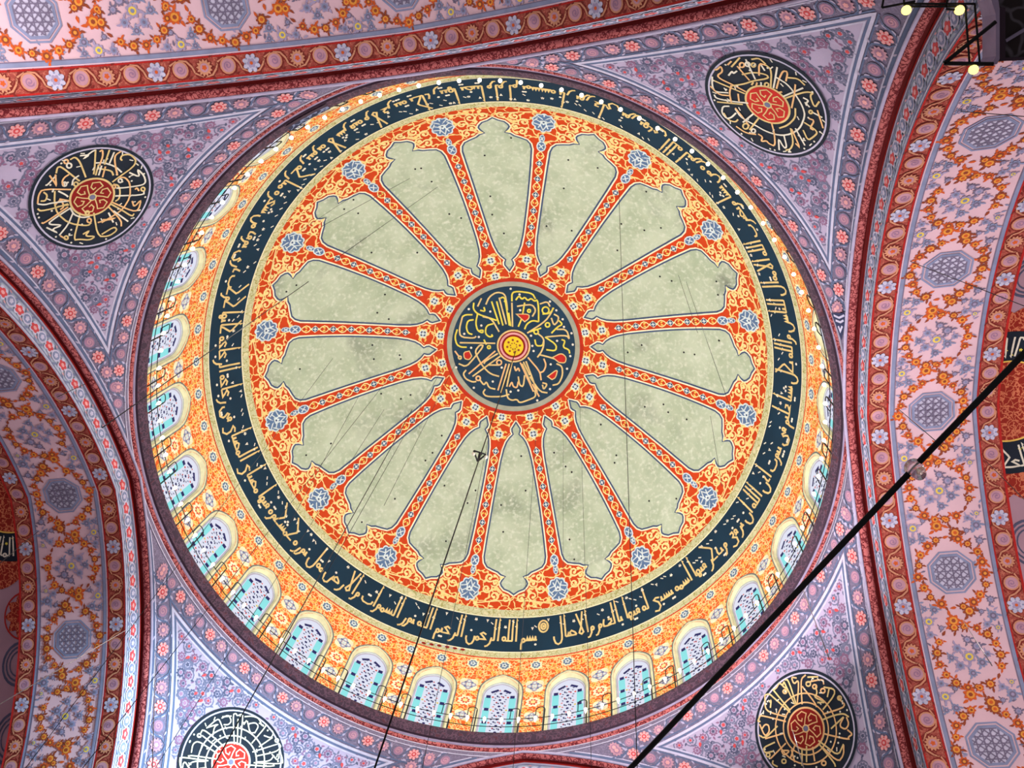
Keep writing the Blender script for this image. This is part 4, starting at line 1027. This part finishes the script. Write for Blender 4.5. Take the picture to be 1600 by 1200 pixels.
# wires crossing the right arch and the lower right pendentive: stretched between anchors in the soffit and the hall below
def wire(p1, z1, p2, z2, r, mat, label, grp):
    a = at_h(*p1, z1) + [0, 0, H]; b = at_h(*p2, z2) + [0, 0, H]
    o = obj('stay_wire', tube_mesh('stay_wire', [[a - a, b - a]], r, mat, 5)); o.location = a; tag(o, label, 'wire', grp)
for p1, p2 in (((1408, 403), (1600, 478)), ((1405, 640), (1475, 700)), ((1395, 165), (1600, 182)), ((1540, 720), (1600, 780)), ((60, 830), (0, 880)), ((133, 600), (90, 620))):
    wire(p1, 29.5, p2, 22, .010, 'cable_grey', 'fine dark stay wire crossing a painted arch', 'fine dark stay wires')
for p1, p2 in (((1253, 917), (1296, 1030)), ((1238, 1140), (1256, 1200)), ((1505, 970), (1550, 1040)), ((196, 985), (0, 1100)), ((243, 1020), (238, 1200))):
    wire(p1, 26, p2, 16, .010, 'cable_white', 'fine white stay wire below the dome', 'fine white stay wires')

# ---- iron rod of the lamp ring with a clear glass cup
ZR = 6.4
P1 = at_h(940, 1248, ZR); P2 = at_h(1660, 490, ZR); PG = at_h(1432, 735, ZR)
o = empty('lamp_rod', P1 + [0, 0, H]); tag(o, 'long black iron rod crossing the lower right corner', 'rod')
e = (P2 - P1) / np.linalg.norm(P2 - P1)
PA = at_h(1420, 740, ZR); PB = at_h(1436, 722, ZR)
obj('bar', tube_mesh('bar', [[P1 - P1, PA - P1]], .0165, 'iron_black', 10), o); obj('bar', tube_mesh('bar', [[PB - P1, P2 - P1]], .0165, 'iron_black', 10), o)
obj('joint', tube_mesh('joint', [[PA - P1, PB - P1]], .006, 'cable_white', 8), o)
V, F = [], []
lathe(V, F, [(.0, -.085), (.02, -.082), (.032, -.06), (.042, .0), (.048, .05), (.044, .05), (.038, .0), (.028, -.055), (.0, -.07)], n=20)
g = obj('glass_cup', mesh_from('glass_cup', V, F, [0] * len(F), ['clear_glass'])); g.location = PG + [0, 0, H + .0]
tag(g, 'small clear glass oil cup hanging at the middle of the black rod', 'glass cup')

# ---- chandelier corner and carved panel, upper right
ZC = 12.0
hp = lambda x, y, z=ZC: at_h(x, y, z) + [0, 0, H]
base = hp(1500, 50)
ch = empty('chandelier', base); tag(ch, 'black rod chandelier corner with three yellow bulbs at the top edge', 'chandelier')
rods = [((1378, 12), (1386, -30)), ((1378, 12), (1430, 2)), ((1412, 6), (1524, 6)), ((1412, 10), (1508, 10)), ((1410, -30), (1413, 8)), ((1508, 8), (1515, 100)), ((1523, 6), (1531, 100)), ((1478, 12), (1484, -20)), ((1478, 14), (1500, 16))]
obj('frame', tube_mesh('frame', [[hp(*a) - base, hp(*b) - base] for a, b in rods], .011, 'iron_black'), ch)
obj('arm', tube_mesh('arm', [[hp(1475, 99) - base, hp(1556, 34) - base], [hp(1475, 99) - base, hp(1552, 100) - base]], .020, 'iron_black'), ch)
for x, y in ((1416, 16), (1499, 16), (1521, 109)):
    V, F = [], []; c = hp(x, y) - base; lathe(V, F, [(.0, -.05), (.03, -.043), (.047, -.015), (.045, .015), (.024, .045), (.0, .05)], tuple(c), 12)
    V2, F2 = V, F
    V, F = [], []; lathe(V, F, [(.0, .04), (.028, .04), (.03, .08), (.014, .12), (.0, .12)], tuple(c), 10)
    sk = obj('socket', mesh_from('socket', V, F, [0] * len(F), ['socket_brass']), ch); obj('bulb', mesh_from('bulb', V2, F2, [0] * len(F2), ['bulb_yellow']), sk)
ZB = 15.0
def slab(name, poly, z0, z1, mat, parent, org):
    V = []; n = len(poly)
    for z in (z0, z1):
        for x, y in poly: q = hp(x, y, z0); V.append((q[0] - org[0], q[1] - org[1], z - org[2]))
    F = [tuple(range(n)), tuple(range(n, 2 * n))[::-1]] + [(i, (i + 1) % n, n + (i + 1) % n, n + i) for i in range(n)]
    return obj(name, mesh_from(name, V, F, [0] * len(F), [mat], False), parent)
org = hp(1580, 40, ZB)
pn = empty('carved_balcony', org); tag(pn, 'dark carved balcony underside with lilac edge in the upper right corner', 'balcony')
slab('edge', [(1541, -40), (1549, 0), (1556, 22), (1556, 88), (1549, 102), (1558, 100), (1562, 92), (1562, 14), (1554, -40)], ZB - .10, ZB + .35, 'wood_lilac', pn, org)
slab('board', [(1554, -40), (1562, 14), (1562, 94), (1572, 94), (1700, 88), (1700, -40)], ZB, ZB + .35, 'wood_carved', pn, org)
slab('moulding', [(1562, 10), (1562, 96), (1571, 95), (1571, 12)], ZB - .06, ZB, 'groove_dark', pn, org)
slab('moulding', [(1571, 90), (1571, 95), (1700, 89), (1700, 84)], ZB - .05, ZB, 'groove_dark', pn, org)
slab('moulding', [(1571, 62), (1573, 66), (1700, -10), (1698, -16)], ZB - .05, ZB, 'moulding_lilac', pn, org)

# ---- dark blue box let into the cornice, upper left of the ring
def cornice_patch(px_list, zrel, name, label, cat):
    pass

# ================================================================== CAMERA, LIGHT
cd = bpy.data.cameras.new('camera'); cam = bpy.data.objects.new('camera', cd); COL.objects.link(cam)
cd.sensor_fit = 'HORIZONTAL'; cd.sensor_width = 36; cd.lens = 36 * FPX / 1600; cd.clip_end = 300
r, dn, fw = ROT
cam.matrix_world = Matrix(((r[0], -dn[0], -fw[0], CAM[0]), (r[1], -dn[1], -fw[1], CAM[1]), (r[2], -dn[2], -fw[2], CAM[2] + H), (0, 0, 0, 1)))
SC.camera = cam
wd = bpy.data.worlds.new('world'); SC.world = wd; wd.use_nodes = True
bg = wd.node_tree.nodes['Background']; bg.inputs['Color'].default_value = (1.0, .95, .98, 1); bg.inputs['Strength'].default_value = .16
def light(name, kind, loc, energy, color=(1, 1, 1), size=1.0, target=None):
    d = bpy.data.lights.new(name, kind); d.energy = energy; d.color = color
    if kind == 'AREA': d.shape = 'DISK'; d.size = size
    elif kind == 'POINT': d.shadow_soft_size = size
    o = bpy.data.objects.new(name, d); COL.objects.link(o); o.location = loc
    if target is not None: o.rotation_euler = (Vector(target) - Vector(loc)).to_track_quat('-Z', 'Y').to_euler()
    return o
for k in range(14):                     # the ring of lamps in the gallery
    a = k * 2 * PI / 14 + .1; light('gallery_lamp_light', 'POINT', (8.6 * math.cos(a), 8.6 * math.sin(a), H + 1.0), 120, (.97, 1.0, .90), .5)
light('hall_daylight', 'AREA', (6, 5, H - 7.5), 1950, (1.0, .94, .98), 7, (-2, -2, H + 8))
lb = light('window_beam', 'SPOT', (15, 5, H - 12), 85000, (.58, .85, 1.0), 1.0, (-12.5, 10.5, H - 6.5)); lb.data.spot_size = .60; lb.data.spot_blend = 1.0; lb.data.shadow_soft_size = 1.0
light('right_soffit_fill', 'AREA', (14.5, 0, H - 15), 980, (1, .93, .93), 6, (14.5, 0, H))  # added fill aimed up to brighten the right soffit, no lamps hang here
light('upper_soffit_fill', 'AREA', (-8, -13.5, H - 14), 850, (1, .92, .92), 5, (-9, -14, H))  # another added fill, lifts the upper arch soffit, stands for no fitting
vs = SC.view_settings; SC.display_settings.display_device = 'sRGB'
vs.view_transform = 'Standard'; vs.look = 'None'; vs.exposure = .2; vs.gamma = 1; vs.use_curve_mapping = False
